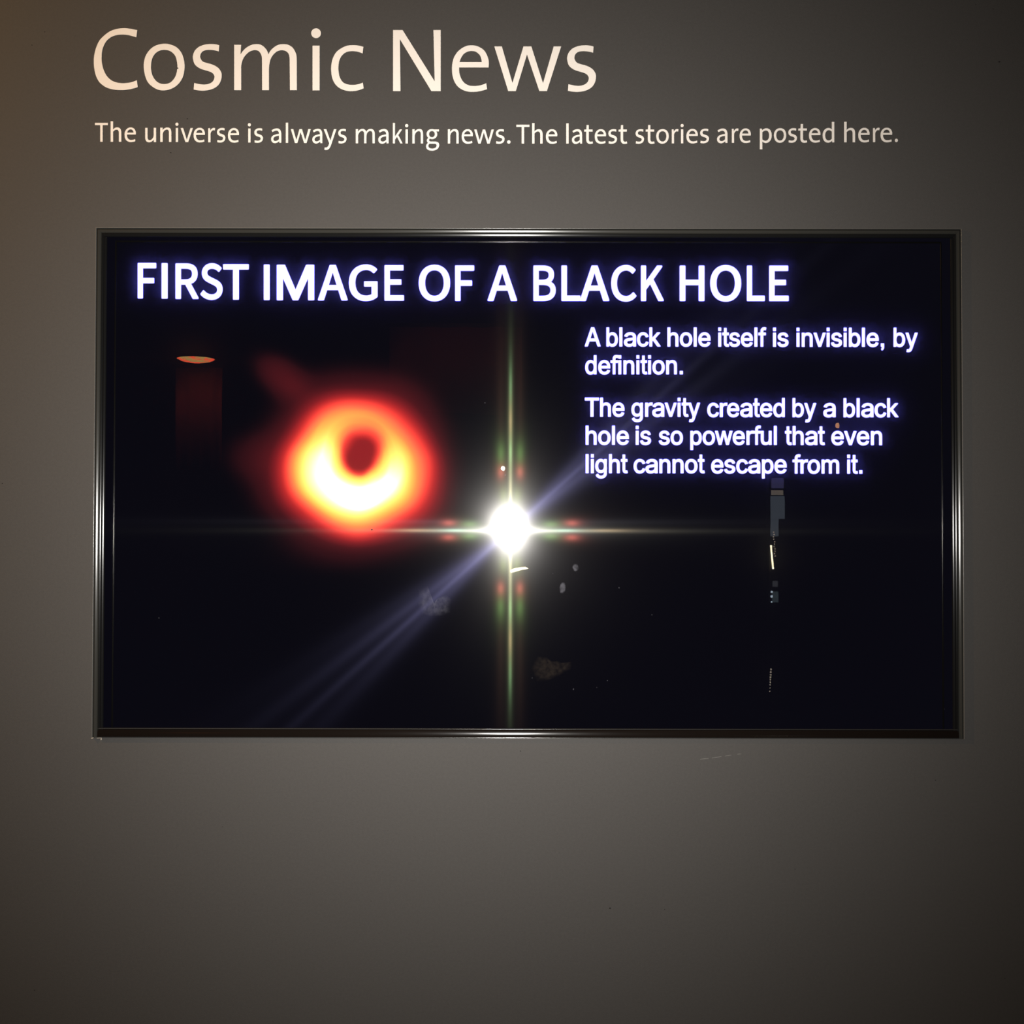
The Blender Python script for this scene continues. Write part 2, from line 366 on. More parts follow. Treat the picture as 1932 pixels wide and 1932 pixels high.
    '18,465,150,495,186,517,230,533,278,538,298,537,322,533,342,527,372,513,390,502,414,485,415,485,417,489,413,561,413,761,415,765,418,767,506,767,508,765'
    ',510,761,510,1,509,-3,506,-4,502,-4,434,-4,430,-3,422,54,394,30,374,17,354,5,314,-11,290,-17,266,-19],[252,69,282,66,298,67,318,70,334,75,350,83,368,9'
    '3,384,105,413,133,413,401,410,405,398,415,370,434,350,444,322,452,306,455,290,455,262,452,234,441,210,425,188,401,170,373,157,341,148,301,145,261,148,'
    '217,155,177,166,145,182,117,202,94,226,78]],"h":[[92,-4,88,-4,84,0,84,764,88,767,176,767,180,765,181,760,181,556,177,464,179,460,207,484,228,499,248,5'
    '12,268,521,296,531,320,536,344,538,388,533,416,525,444,508,469,484,487,452,499,416,506,376,508,332,508,0,504,-4,416,-4,412,0,412,316,411,352,407,380,3'
    '99,404,390,420,376,436,360,445,344,450,316,452,300,451,280,447,264,441,248,432,232,422,216,409,181,376,181,0,176,-4]],"u":[[100,-16,84,-12,64,-1,48,11'
    ',36,23,24,40,16,57,8,77,3,96,-2,136,-4,184,-4,520,-1,524,4,524,80,524,84,520,85,168,88,132,92,116,98,100,106,88,116,76,125,68,136,63,148,59,164,58,184'
    ',61,204,66,224,76,241,88,264,110,282,132,296,155,305,176,315,216,319,248,319,520,320,522,324,524,404,524,408,523,409,520,409,-8,408,-10,404,-12,324,-1'
    '2,320,-8,325,80,324,85,304,59,277,32,252,13,224,-2,196,-13,168,-19,132,-20]],".":[[40,-5,32,-2,20,5,10,15,2,27,-3,43,-4,55,-3,71,2,83,9,95,20,106,32,1'
    '14,48,119,60,120,76,119,88,114,100,107,112,95,117,87,124,67,125,55,123,39,118,27,111,15,100,4,88,-3,76,-7,60,-9,48,-8]],"l":[[4,-4,0,-4,-4,0,-4,752,-3'
    ',756,0,757,84,757,86,752,86,0,84,-4,80,-4]],"o":[[192,-9,168,-3,148,4,124,16,105,28,84,44,66,60,52,76,39,96,28,119,17,148,9,176,2,212,-3,248,-4,276,-3'
    ',300,0,328,6,356,12,376,21,400,32,419,45,440,64,462,81,480,100,495,119,508,140,518,160,525,184,532,212,537,236,539,260,539,284,537,308,531,336,522,361'
    ',512,380,502,400,486,415,472,431,452,442,436,454,412,465,384,472,356,478,324,482,296,482,272,481,244,476,208,469,176,463,156,454,132,443,112,430,92,41'
    '6,73,399,56,380,39,360,25,336,13,312,3,292,-3,264,-9,240,-12,216,-12],[216,72,248,70,264,72,280,75,292,79,304,85,316,93,328,103,340,115,349,128,360,14'
    '4,368,159,378,188,387,232,390,272,387,308,378,356,373,372,366,388,359,400,350,412,336,426,324,436,300,449,288,453,272,456,236,459,208,456,180,448,168,'
    '441,152,431,132,411,123,400,113,384,101,356,93,320,89,276,90,240,95,212,99,192,105,172,112,156,121,140,132,124,144,110,156,99,168,90,184,81,200,75]],"'
    'n":[[4,-4,0,-4,-4,0,-4,528,0,532,80,532,84,530,85,528,80,434,106,468,137,496,168,516,188,525,204,531,224,537,240,539,280,539,300,537,316,533,328,529,3'
    '40,522,352,514,364,503,373,492,381,480,389,464,397,444,401,428,404,412,407,380,409,336,409,4,409,0,408,-3,404,-4,328,-4,324,-4,321,0,320,352,317,388,3'
    '13,404,308,417,299,432,290,444,280,452,272,456,260,460,244,462,228,461,207,456,188,448,172,438,154,424,136,404,123,388,110,368,101,348,95,328,89,300,8'
    '6,276,86,0,84,-4,80,-4]],"s":[[60,-10,20,-3,8,0,6,2,11,78,12,82,16,84,72,72,120,65,152,67,184,73,200,79,212,86,222,94,232,104,238,114,243,126,247,142,'
    '248,154,244,166,236,181,227,190,216,198,188,211,112,233,88,242,68,253,52,263,36,276,24,288,15,302,6,322,0,346,-4,370,-4,386,-3,402,3,422,11,442,18,454'
    ',28,468,40,482,56,495,72,505,88,513,124,526,144,531,164,534,188,536,216,537,244,536,272,532,308,523,312,518,307,450,306,446,304,443,260,454,216,460,17'
    '6,460,144,455,132,452,120,446,110,438,103,430,98,422,93,410,90,398,90,386,93,370,100,354,108,342,120,332,144,323,212,304,252,288,271,278,288,267,303,2'
    '54,313,242,324,226,333,210,338,194,340,178,339,154,336,130,331,110,323,90,308,63,300,53,288,42,276,32,260,21,228,6,188,-6,144,-12,108,-14]],"i":[[20,-'
    '4,16,-4,12,0,12,520,16,524,100,524,102,520,102,0,100,-4,96,-4],[40,607,32,609,20,617,8,628,3,636,-3,652,-4,664,-3,680,2,692,9,704,20,713,28,718,44,725'
    ',56,726,72,724,84,720,96,712,104,704,112,692,117,676,118,664,116,652,112,640,105,628,96,618,84,610,72,606,60,604]],"e":[[188,-10,164,-5,140,3,120,12,9'
    '6,26,76,40,61,54,48,70,34,90,24,110,14,134,6,162,1,190,-3,218,-4,254,-4,286,-1,314,4,342,10,366,17,386,28,410,40,431,54,450,68,466,85,482,106,498,128,'
    '512,149,522,172,530,188,534,208,536,240,536,260,535,280,531,300,525,316,518,336,507,352,497,368,484,380,471,389,458,400,438,414,410,421,390,427,366,43'
    '0,346,431,322,428,274,424,271,88,270,87,250,89,222,91,206,95,190,110,150,124,125,135,110,147,98,160,88,172,81,196,71,216,66,240,64,272,64,308,68,336,7'
    '3,360,80,396,95,400,95,402,90,411,22,408,18,356,3,324,-5,296,-9,264,-13,236,-14,212,-13],[94,346,96,342,100,342,336,342,340,343,340,346,336,373,327,39'
    '8,320,414,308,429,292,443,272,455,252,461,228,463,204,461,184,456,164,446,144,432,130,418,117,398,104,373]],"c":[[188,-8,160,-3,132,7,108,18,85,32,66,'
    '48,48,67,33,88,21,112,10,140,3,168,-2,204,-4,244,-4,276,0,308,6,340,15,372,26,400,37,420,50,440,64,456,84,473,108,489,133,504,160,516,180,523,208,529,'
    '236,531,264,531,292,530,328,525,348,521,376,512,380,508,380,504,372,432,369,428,368,427,364,428,336,439,316,445,276,452,236,454,212,451,192,447,180,44'
    '3,167,436,152,425,140,415,128,401,119,388,110,372,103,356,97,336,94,320,89,276,90,240,94,200,100,172,109,148,124,120,140,100,157,88,180,79,208,72,240,'
    '69,268,69,296,73,332,81,368,95,372,95,375,92,384,24,380,20,328,1,288,-8,268,-10,240,-12,212,-11]],"m":[[4,-4,0,-4,-4,0,-4,528,-1,532,80,532,84,530,85,'
    '528,80,434,99,460,114,476,132,492,152,506,172,518,196,528,220,536,244,539,272,540,296,537,312,532,333,520,357,500,375,480,391,452,400,428,412,450,424,'
    '467,439,484,453,496,472,510,492,521,512,530,532,536,552,539,588,539,608,537,624,533,648,523,668,511,681,500,695,484,709,460,722,432,728,408,731,384,73'
    '3,344,734,4,734,0,732,-4,652,-4,648,-4,645,0,641,344,640,372,638,392,634,408,629,420,622,432,615,440,604,448,588,455,572,459,556,460,532,458,512,452,4'
    '96,444,480,432,460,412,444,392,433,372,424,348,419,328,414,300,409,252,409,0,408,-3,404,-4,324,-4,321,0,320,352,317,388,313,404,308,417,299,432,290,44'
    '4,280,452,272,456,260,460,244,462,228,461,207,456,188,448,172,438,154,424,136,404,123,388,110,368,101,348,95,328,89,300,86,276,86,0,84,-4,80,-4]],"w":'
    '[[160,-4,157,-1,-4,515,-4,519,0,523,88,523,91,519,208,119,212,110,336,521,340,523,428,523,432,523,435,519,564,112,568,111,686,519,688,521,692,523,776,'
    '523,780,521,781,519,780,515,616,-2,612,-5,524,-5,520,-3,518,-1,380,410,254,-1,252,-4,248,-5]]},"t":{"A":[[-14,-30,-22,-23,-28,-13,-30,-5,-28,11,406,12'
    '91,418,1303,434,1309,618,1309,634,1304,642,1298,651,1283,1081,19,1085,3,1082,-15,1071,-29,1058,-36,1050,-37,874,-37,858,-31,850,-24,842,-8,730,349,722'
    ',352,322,352,317,347,203,-13,194,-27,186,-32,170,-37,10,-37,-6,-35],[383,555,386,552,658,552,665,555,586,811,530,999,522,1008,464,811]],"B":[[154,-30,'
    '146,-23,141,-13,138,3,138,1267,140,1283,144,1291,150,1299,162,1307,178,1309,554,1309,650,1304,738,1291,810,1269,882,1234,946,1182,983,1131,992,1115,10'
    '18,1043,1026,963,1022,907,1012,859,995,811,973,771,942,731,907,699,896,691,904,683,930,671,974,643,1017,603,1053,555,1079,499,1093,443,1099,371,1089,2'
    '75,1058,190,1014,123,946,61,874,19,786,-12,690,-30,578,-37,178,-37,162,-35],[372,171,378,165,554,165,634,170,698,180,744,195,790,219,826,252,847,283,8'
    '61,323,867,379,863,419,861,427,846,467,826,494,794,521,754,541,698,557,634,567,562,570,378,570,372,563],[374,771,378,769,522,769,594,773,658,783,698,7'
    '97,738,818,764,843,779,867,790,899,794,939,791,979,778,1020,762,1044,736,1067,698,1086,658,1097,594,1106,530,1108,378,1108,375,1107,372,1099,372,779]]'
    ',"C":[[576,-52,528,-46,424,-14,320,45,232,126,159,228,107,348,75,484,64,636,75,788,109,924,163,1044,232,1141,320,1222,424,1282,536,1318,664,1332,728,1'
    '328,784,1317,839,1300,888,1279,935,1252,976,1224,1008,1196,1040,1164,1049,1148,1050,1132,1048,1124,1040,1112,952,1007,944,1001,928,997,920,998,905,100'
    '4,852,1052,824,1072,800,1085,760,1102,736,1109,704,1115,664,1117,584,1107,520,1085,456,1044,408,995,362,924,330,844,311,756,303,636,309,532,328,436,36'
    '1,348,400,284,452,228,512,189,520,186,584,163,656,156,704,158,740,164,776,175,808,190,833,204,872,232,935,292,944,297,960,299,976,293,984,287,1069,188'
    ',1079,172,1082,156,1076,140,1070,132,1032,92,992,57,941,20,882,-12,832,-32,784,-45,720,-56,656,-60]],"E":[[154,-30,146,-23,141,-13,138,3,138,1267,140,'
    '1283,144,1291,150,1299,162,1307,178,1309,906,1309,922,1306,933,1299,939,1291,943,1283,945,1267,944,1131,938,1115,930,1107,922,1103,906,1100,378,1100,3'
    '76,1099,372,1091,372,787,372,779,378,775,818,775,834,770,844,763,853,747,854,731,854,595,850,584,842,573,826,565,377,563,372,555,372,187,372,179,378,1'
    '74,922,174,938,172,946,168,954,162,962,147,964,139,964,3,961,-13,957,-21,949,-29,938,-35,922,-37,178,-37,162,-35]],"F":[[154,-30,146,-23,141,-13,138,3'
    ',138,1267,140,1283,144,1291,150,1299,162,1307,178,1309,906,1309,922,1306,933,1299,939,1291,943,1283,945,1267,944,1131,938,1115,930,1107,922,1103,906,1'
    '100,376,1099,372,1091,373,747,378,743,818,743,834,741,842,736,850,729,857,715,858,707,857,563,849,547,839,539,826,534,378,534,373,531,372,523,372,3,37'
    '0,-13,365,-21,358,-29,346,-35,338,-37,178,-37,162,-35]],"G":[[592,-52,544,-47,432,-13,328,45,237,124,161,228,108,348,75,484,64,636,76,788,110,924,165,'
    '1044,240,1145,328,1223,439,1284,552,1319,680,1331,752,1328,816,1316,872,1300,920,1279,968,1253,1014,1220,1048,1192,1076,1164,1085,1148,1086,1132,1084,'
    '1124,1080,1116,992,1011,984,1003,968,998,952,999,944,1003,888,1052,864,1069,832,1086,800,1099,768,1108,728,1115,688,1117,600,1107,528,1083,463,1044,40'
    '8,990,368,930,331,844,329,836,310,748,303,636,309,532,329,436,363,348,403,284,459,228,520,191,528,187,600,164,688,155,720,156,752,160,808,173,856,193,'
    '875,204,883,212,883,484,880,488,872,489,648,489,632,493,622,500,616,508,612,524,612,660,616,676,624,686,632,692,648,696,1064,696,1080,694,1088,690,109'
    '6,683,1103,668,1104,660,1104,124,1100,108,1095,100,1050,60,1016,35,976,12,912,-17,864,-34,808,-47,744,-56,672,-59]],"H":[[154,-30,146,-23,141,-13,138,'
    '3,138,1267,140,1283,146,1295,154,1302,170,1309,338,1309,347,1307,360,1299,367,1291,370,1283,372,1267,372,787,373,779,378,776,882,776,891,779,891,1267,'
    '893,1283,897,1291,903,1299,914,1306,922,1308,1090,1309,1106,1305,1114,1300,1122,1291,1125,1283,1127,1267,1127,3,1124,-13,1120,-21,1106,-33,1090,-37,93'
    '0,-37,914,-34,906,-30,898,-21,894,-13,891,3,890,563,378,563,372,555,372,3,370,-13,365,-21,358,-29,346,-35,338,-37,178,-37,162,-35]],"I":[[154,-30,146,'
    '-23,141,-13,138,3,138,1275,144,1291,150,1299,162,1307,170,1309,338,1309,347,1307,360,1299,367,1291,372,1275,372,-5,370,-13,362,-25,354,-32,338,-37,178'
    ',-37,162,-35]],"K":[[154,-30,146,-23,141,-13,138,3,138,1267,140,1283,144,1291,154,1302,170,1309,338,1309,347,1307,360,1299,367,1291,370,1283,372,1267,'
    '372,755,372,747,378,739,839,1291,850,1302,858,1307,874,1309,1050,1309,1066,1307,1074,1302,1085,1291,1090,1275,1088,1259,1084,1251,700,787,703,779,1146'
    ',19,1149,11,1151,-5,1144,-21,1138,-28,1130,-33,1114,-37,930,-37,914,-30,906,-23,554,588,546,597,377,395,372,387,372,3,370,-13,365,-21,354,-32,338,-37,'
    '178,-37,162,-35]],"L":[[154,-30,146,-23,141,-13,138,3,138,1275,144,1291,150,1299,162,1307,170,1309,338,1309,347,1307,360,1299,367,1291,372,1275,372,17'
    '9,378,174,890,174,906,171,914,167,922,158,928,147,929,139,929,-5,922,-21,915,-29,906,-34,890,-37,178,-37,162,-35]],"M":[[-21,-30,-29,-23,-35,-13,-37,3'
    ',-37,1267,-35,1283,-32,1291,-25,1299,-13,1307,3,1309,251,1309,267,1305,275,1299,282,1291,667,382,675,387,1059,1292,1067,1301,1075,1306,1091,1309,1339,'
    '1309,1355,1306,1365,1299,1372,1291,1375,1283,1377,1267,1377,3,1375,-13,1370,-21,1363,-29,1355,-34,1339,-37,1171,-37,1163,-35,1153,-29,1146,-21,1141,-1'
    '3,1139,3,1139,763,1131,767,780,-21,771,-30,755,-37,587,-37,579,-35,567,-29,560,-21,555,-13,211,763,206,771,203,781,201,771,201,3,199,-13,194,-21,187,-'
    '29,179,-34,163,-37,3,-37,-13,-35]],"O":[[568,-52,520,-47,413,-12,312,49,224,132,159,228,105,356,74,492,64,636,74,788,105,924,156,1044,224,1143,312,122'
    '6,408,1283,520,1319,640,1331,760,1320,776,1317,880,1283,976,1226,1064,1144,1132,1044,1183,924,1214,788,1224,636,1214,492,1183,356,1133,236,1064,132,98'
    '1,52,880,-10,768,-47,648,-59],[633,156,648,156,720,165,784,189,840,228,890,284,928,349,960,436,979,532,985,636,979,748,960,844,930,924,888,995,840,104'
    '7,784,1085,720,1108,648,1116,568,1108,504,1084,448,1047,400,995,358,924,328,844,309,748,303,644,309,532,328,436,360,349,397,284,448,228,504,189,568,16'
    '5]],"R":[[154,-30,146,-23,141,-13,138,3,138,1267,140,1283,144,1291,150,1299,162,1307,178,1309,570,1309,666,1305,762,1289,842,1263,907,1227,918,1219,97'
    '1,1171,1013,1107,1020,1091,1045,1011,1054,915,1047,835,1032,771,1007,715,1002,705,964,651,922,610,874,576,858,567,794,538,788,531,1085,19,1089,11,1090'
    ',-5,1084,-21,1076,-29,1066,-35,1050,-37,874,-37,858,-34,850,-29,838,-13,544,499,538,503,378,503,373,499,372,491,372,3,370,-13,365,-21,358,-29,346,-35,'
    '338,-37,178,-37,162,-35],[374,707,378,705,546,705,618,709,674,720,714,735,754,759,782,787,801,819,816,867,820,915,816,963,804,1003,785,1035,754,1062,7'
    '22,1079,674,1093,618,1102,554,1105,378,1105,372,1099,372,1091,372,715]],"S":[[430,-52,390,-46,326,-29,270,-8,206,23,158,53,102,96,54,142,47,156,46,164'
    ',50,180,55,188,151,300,166,311,182,313,198,307,240,268,278,239,310,218,351,196,398,177,438,166,478,159,526,155,582,158,630,168,670,184,702,204,726,227'
    ',732,236,746,260,756,292,759,324,755,364,744,396,729,420,710,440,683,460,646,481,607,500,334,622,294,645,248,676,203,716,163,764,134,817,113,884,105,9'
    '56,113,1028,116,1044,139,1108,178,1172,233,1228,294,1270,374,1305,454,1325,542,1332,606,1328,662,1319,718,1304,766,1286,822,1257,862,1232,899,1204,942'
    ',1164,948,1156,953,1140,951,1124,946,1116,861,1012,846,1001,830,999,814,1004,775,1036,750,1055,726,1069,686,1089,654,1101,622,1109,590,1114,542,1117,4'
    '94,1113,454,1105,422,1093,396,1076,374,1057,358,1034,347,1004,343,972,348,932,357,908,373,884,398,860,422,844,454,826,494,807,710,713,771,684,822,655,'
    '862,626,910,581,947,532,970,484,976,468,991,412,997,340,989,260,962,180,924,116,865,52,798,6,718,-30,630,-51,526,-60,462,-56]],"T":[[417,-30,409,-21,4'
    '04,-13,402,3,401,1099,57,1100,41,1102,33,1106,25,1114,17,1131,17,1267,18,1283,25,1295,33,1302,41,1307,57,1309,985,1309,1001,1306,1011,1299,1017,1291,1'
    '021,1283,1023,1267,1022,1131,1016,1115,1009,1108,1001,1103,985,1100,640,1099,637,1091,637,-5,633,-18,625,-28,617,-33,601,-37,441,-37,425,-34]]},"b":{"'
    'a":[[164,-27,145,-23,124,-17,104,-8,88,1,71,13,56,27,44,41,33,57,23,77,18,93,12,129,12,153,14,173,18,189,23,205,37,229,48,241,60,253,84,269,116,284,14'
    '8,294,184,301,224,307,320,319,344,325,348,329,349,337,348,353,344,369,339,381,332,390,320,400,308,406,292,411,276,413,256,414,236,413,208,406,192,399,'
    '180,392,168,382,159,373,141,345,136,341,128,339,37,365,32,369,28,375,26,381,28,389,46,425,60,444,75,461,107,485,124,495,148,505,168,512,200,519,224,52'
    '3,248,524,272,524,300,521,332,515,352,509,373,501,392,491,408,480,425,465,439,449,451,429,461,409,468,385,472,357,473,329,473,1,472,-7,466,-15,456,-20'
    ',368,-20,360,-17,354,-11,351,-3,350,13,348,15,332,3,312,-9,292,-18,268,-25,244,-29,220,-31,196,-31],[204,81,236,80,256,82,272,86,296,96,308,103,319,11'
    '3,335,133,346,157,349,177,349,217,348,218,308,210,228,200,200,195,168,184,156,177,148,170,141,161,137,145,137,129,142,113,152,101,164,93,180,86]],"b":'
    '[[230,-28,206,-21,190,-13,169,1,150,19,148,17,147,-3,146,-8,142,-14,138,-17,130,-20,54,-20,44,-15,41,-11,38,-3,38,685,39,693,42,699,46,703,54,707,134,'
    '707,144,701,149,693,149,685,150,477,168,493,190,508,206,515,230,522,254,524,282,524,310,520,338,511,362,498,385,481,399,469,418,447,434,421,448,393,45'
    '6,373,465,341,471,305,474,269,474,229,471,189,465,153,456,121,443,89,427,61,410,37,386,13,364,-3,338,-17,310,-26,282,-30,254,-30],[227,85,250,82,274,8'
    '3,294,90,311,101,326,117,341,141,351,169,358,201,361,237,360,281,354,317,345,345,333,369,324,381,314,391,306,398,294,405,270,412,246,413,226,409,210,4'
    '02,193,389,178,371,166,349,158,326,152,297,149,261,149,221,153,189,162,157,174,131,190,109,206,95,218,89]],"c":[[202,-27,178,-21,151,-11,134,-2,113,13'
    ',98,25,78,46,66,62,50,88,37,117,30,137,22,169,18,189,14,245,15,269,19,305,22,325,30,357,37,377,50,405,60,421,77,445,90,461,110,479,126,490,150,504,166'
    ',511,194,519,214,523,242,524,282,522,314,514,346,501,374,485,397,465,418,441,435,413,450,377,453,365,452,357,447,349,438,344,366,324,358,324,350,327,3'
    '45,333,334,361,320,381,306,394,290,404,266,411,250,413,234,412,210,408,190,398,170,380,155,357,143,329,134,293,130,257,132,213,138,181,148,149,156,133'
    ',164,121,175,109,186,99,198,91,210,86,226,82,238,81,258,82,278,85,294,92,309,101,321,113,330,126,338,141,347,165,351,169,358,173,370,173,442,153,452,1'
    '45,454,141,455,133,450,113,442,93,434,77,421,57,409,41,394,26,378,12,362,1,342,-10,326,-16,290,-27,270,-29,246,-31,226,-30]],"d":[[182,-27,158,-21,134'
    ',-11,118,-1,98,14,78,33,65,49,50,73,35,105,24,137,17,169,13,193,11,229,11,269,14,305,20,341,29,373,37,393,50,421,66,445,78,461,98,480,118,495,134,505,'
    '158,515,178,520,206,524,230,524,254,522,270,518,290,510,310,497,330,480,333,481,335,693,340,701,350,707,430,707,438,703,442,698,445,693,445,685,445,1,'
    '444,-7,438,-15,434,-18,426,-20,350,-19,342,-14,338,-7,336,13,334,19,320,5,302,-8,286,-17,270,-24,250,-28,230,-30,202,-30],[202,85,222,82,246,83,266,89'
    ',286,101,302,119,315,141,325,169,332,201,335,245,333,285,328,317,318,349,305,373,287,393,268,405,246,412,222,413,202,409,183,401,168,389,152,369,141,3'
    '49,133,325,126,293,123,261,124,221,128,189,137,157,148,133,162,112,173,101,182,94]],"e":[[208,-27,184,-22,156,-12,138,-3,113,13,96,27,76,48,66,61,50,8'
    '5,40,105,29,133,23,153,17,185,14,209,12,245,16,301,20,325,29,357,39,385,48,404,64,429,76,445,88,459,108,477,137,497,162,509,180,516,200,520,228,524,25'
    '6,524,276,523,300,518,328,510,348,501,368,490,386,477,403,461,418,445,432,425,445,401,455,377,467,333,473,285,473,217,468,208,464,205,456,202,132,202,'
    '132,197,136,177,145,149,160,124,170,113,180,104,204,90,220,85,236,82,260,81,280,83,296,87,312,94,324,102,336,113,346,129,355,149,360,155,368,158,376,1'
    '58,452,138,460,133,463,129,466,117,462,101,453,81,444,65,432,48,406,21,391,9,372,-2,352,-12,332,-19,292,-28,252,-31],[133,313,136,310,140,310,348,310,'
    '353,313,346,337,338,357,328,373,314,389,300,400,280,409,264,412,244,413,220,411,204,406,188,398,172,385,160,372,148,353,140,336]],"f":[[80,-16,74,-8,7'
    '2,0,72,408,68,409,8,409,0,411,-7,416,-10,420,-12,428,-11,504,-6,512,4,517,68,518,72,520,73,588,76,608,80,624,86,640,98,660,112,677,128,691,144,702,156'
    ',707,172,713,188,717,220,719,240,717,256,714,284,705,291,700,295,692,295,684,276,608,269,600,260,597,228,604,212,603,200,600,194,596,188,588,184,576,1'
    '82,564,181,524,181,520,184,518,260,518,268,516,276,508,279,500,279,432,278,424,276,419,272,414,264,410,184,409,182,408,181,-4,176,-13,172,-17,164,-20,'
    '92,-20,84,-18]],"g":[[184,-218,156,-212,128,-201,101,-186,80,-170,57,-146,38,-118,28,-98,28,-90,31,-82,36,-77,96,-38,108,-35,116,-36,124,-42,140,-67,1'
    '56,-85,168,-94,184,-103,208,-109,232,-111,256,-109,276,-104,292,-97,308,-86,319,-74,326,-62,332,-46,334,-34,336,-10,336,26,335,30,332,30,316,16,301,6,'
    '288,-1,268,-8,252,-11,232,-13,192,-12,160,-5,144,0,124,10,96,28,70,54,50,82,33,114,24,138,19,158,12,194,8,250,10,290,18,342,28,377,35,394,49,422,65,44'
    '6,84,468,100,482,120,497,136,506,160,516,176,520,204,524,232,524,260,521,280,515,299,506,320,491,336,476,338,478,338,498,340,506,344,512,352,517,428,5'
    '18,436,516,444,510,447,506,449,494,448,-14,447,-42,444,-62,436,-94,428,-114,420,-129,402,-154,376,-179,348,-196,312,-211,272,-219,232,-222,208,-221],['
    '220,98,248,99,268,104,288,115,304,130,317,150,327,174,334,206,337,238,337,278,332,310,324,339,312,365,296,386,280,399,260,409,236,413,212,411,192,406,'
    '173,394,156,377,142,354,133,330,125,298,122,266,123,230,127,198,135,170,146,146,160,126,176,112,196,103]],"h":[[50,-18,42,-12,40,-8,38,0,38,688,40,696'
    ',43,700,47,704,54,707,134,707,142,705,146,702,151,696,153,688,154,479,170,492,190,505,206,512,226,519,246,523,270,524,286,524,310,521,334,515,354,507,'
    '368,500,385,488,398,476,410,462,423,444,431,428,440,404,446,380,450,360,452,332,452,-4,446,-14,442,-17,434,-20,354,-20,345,-16,339,-8,337,0,337,308,33'
    '4,344,328,364,322,375,314,386,302,397,290,404,278,409,262,411,246,412,230,410,218,407,202,400,190,392,179,380,170,368,162,352,157,336,154,316,153,300,'
    '153,0,152,-8,145,-16,134,-20,58,-20]],"k":[[47,-16,40,-8,39,0,39,688,41,696,43,700,48,704,55,707,135,707,143,704,147,701,150,696,152,688,152,328,155,3'
    '24,327,514,331,517,339,518,431,518,439,515,447,507,449,496,447,489,443,484,264,284,265,280,459,12,463,4,463,-4,459,-13,455,-16,447,-20,351,-20,343,-19'
    ',337,-16,331,-9,179,202,153,176,152,0,151,-8,148,-12,143,-17,135,-20,59,-20,51,-18]],"m":[[46,-16,40,-8,38,0,38,496,39,504,46,514,50,516,58,518,130,51'
    '8,138,517,145,512,150,504,152,484,154,481,166,492,182,504,198,512,218,520,238,525,254,527,274,526,290,525,318,517,342,503,362,486,386,455,400,472,418,'
    '488,434,500,454,511,474,518,498,524,518,526,542,526,574,521,606,510,622,501,634,492,647,480,658,468,676,440,686,416,693,388,697,352,698,0,696,-8,690,-'
    '16,686,-18,678,-20,602,-20,591,-16,584,-8,583,0,583,332,581,356,577,372,573,380,568,388,560,396,548,404,534,410,522,413,506,414,490,412,478,409,466,40'
    '4,454,396,446,387,438,376,432,364,428,348,426,324,426,0,424,-8,417,-16,406,-20,330,-20,322,-18,318,-16,312,-8,310,0,310,340,309,356,306,369,301,380,29'
    '4,390,286,398,277,404,266,409,254,412,238,414,222,412,210,409,198,403,186,395,175,384,167,372,161,360,156,344,153,312,153,0,152,-8,145,-16,134,-20,58,'
    '-20,50,-18]],"n":[[50,-18,42,-12,40,-8,38,0,38,496,41,508,46,514,54,517,134,518,142,514,148,508,151,500,151,484,152,480,154,479,178,498,202,511,230,52'
    '0,258,524,286,524,314,520,342,512,366,501,382,490,394,479,410,461,422,444,430,428,440,404,449,364,452,316,452,0,450,-8,448,-12,442,-17,434,-20,358,-20'
    ',346,-17,339,-8,337,0,337,308,333,344,330,356,323,372,314,385,303,396,294,402,278,409,262,411,250,412,234,411,218,407,202,400,190,392,178,380,170,368,'
    '162,352,157,336,154,316,153,300,153,0,151,-8,145,-16,134,-20,58,-20]],"o":[[201,-27,177,-22,149,-11,133,-3,109,13,93,27,73,48,63,61,48,85,37,105,25,13'
    '6,17,169,13,189,9,245,10,269,13,305,17,325,25,357,33,377,46,405,55,421,73,446,85,459,105,478,121,489,145,503,161,510,181,516,209,522,225,524,245,525,2'
    '77,522,297,519,325,511,353,498,369,488,393,470,405,458,425,434,436,417,449,393,458,373,468,341,473,321,477,289,479,265,479,225,476,189,472,169,464,137'
    ',457,117,444,89,433,71,417,49,403,33,381,14,365,3,341,-10,325,-17,297,-25,277,-29,245,-31,225,-30],[236,81,265,83,289,90,308,101,325,118,340,141,352,1'
    '69,359,201,363,233,362,269,357,301,349,333,335,361,320,381,301,398,281,407,253,413,225,412,201,405,181,393,162,373,147,349,137,321,130,289,127,257,127'
    ',221,132,189,140,161,153,133,169,112,189,95,209,86]],"p":[[46,-207,40,-199,38,-191,38,497,40,505,45,513,54,517,126,518,134,517,142,511,146,505,148,497'
    ',148,481,150,477,168,493,190,508,210,517,230,522,254,524,282,524,310,519,334,512,350,504,374,490,394,473,408,457,426,433,440,409,449,389,459,357,467,3'
    '25,471,289,473,229,470,193,467,169,459,137,449,105,440,85,426,61,415,45,398,25,378,8,362,-4,338,-16,322,-22,298,-28,278,-30,250,-30,222,-26,202,-19,18'
    '6,-11,169,1,150,18,150,-191,148,-199,142,-207,130,-211,58,-211,50,-209],[227,85,246,82,270,83,292,89,310,101,326,118,340,141,350,169,357,201,360,237,3'
    '59,281,353,317,344,345,330,372,322,382,311,393,292,405,270,412,246,413,226,409,210,402,192,389,178,372,166,349,158,327,152,297,149,261,149,221,154,189'
    ',162,157,174,130,190,109,206,95]],"r":[[49,-18,41,-12,39,-8,37,0,37,496,40,508,49,516,57,518,137,518,145,514,151,508,154,500,154,488,157,484,173,496,1'
    '89,506,209,515,229,521,265,525,305,524,313,522,321,516,324,512,326,504,326,424,325,416,321,410,317,407,309,403,273,407,253,407,233,405,213,399,197,390'
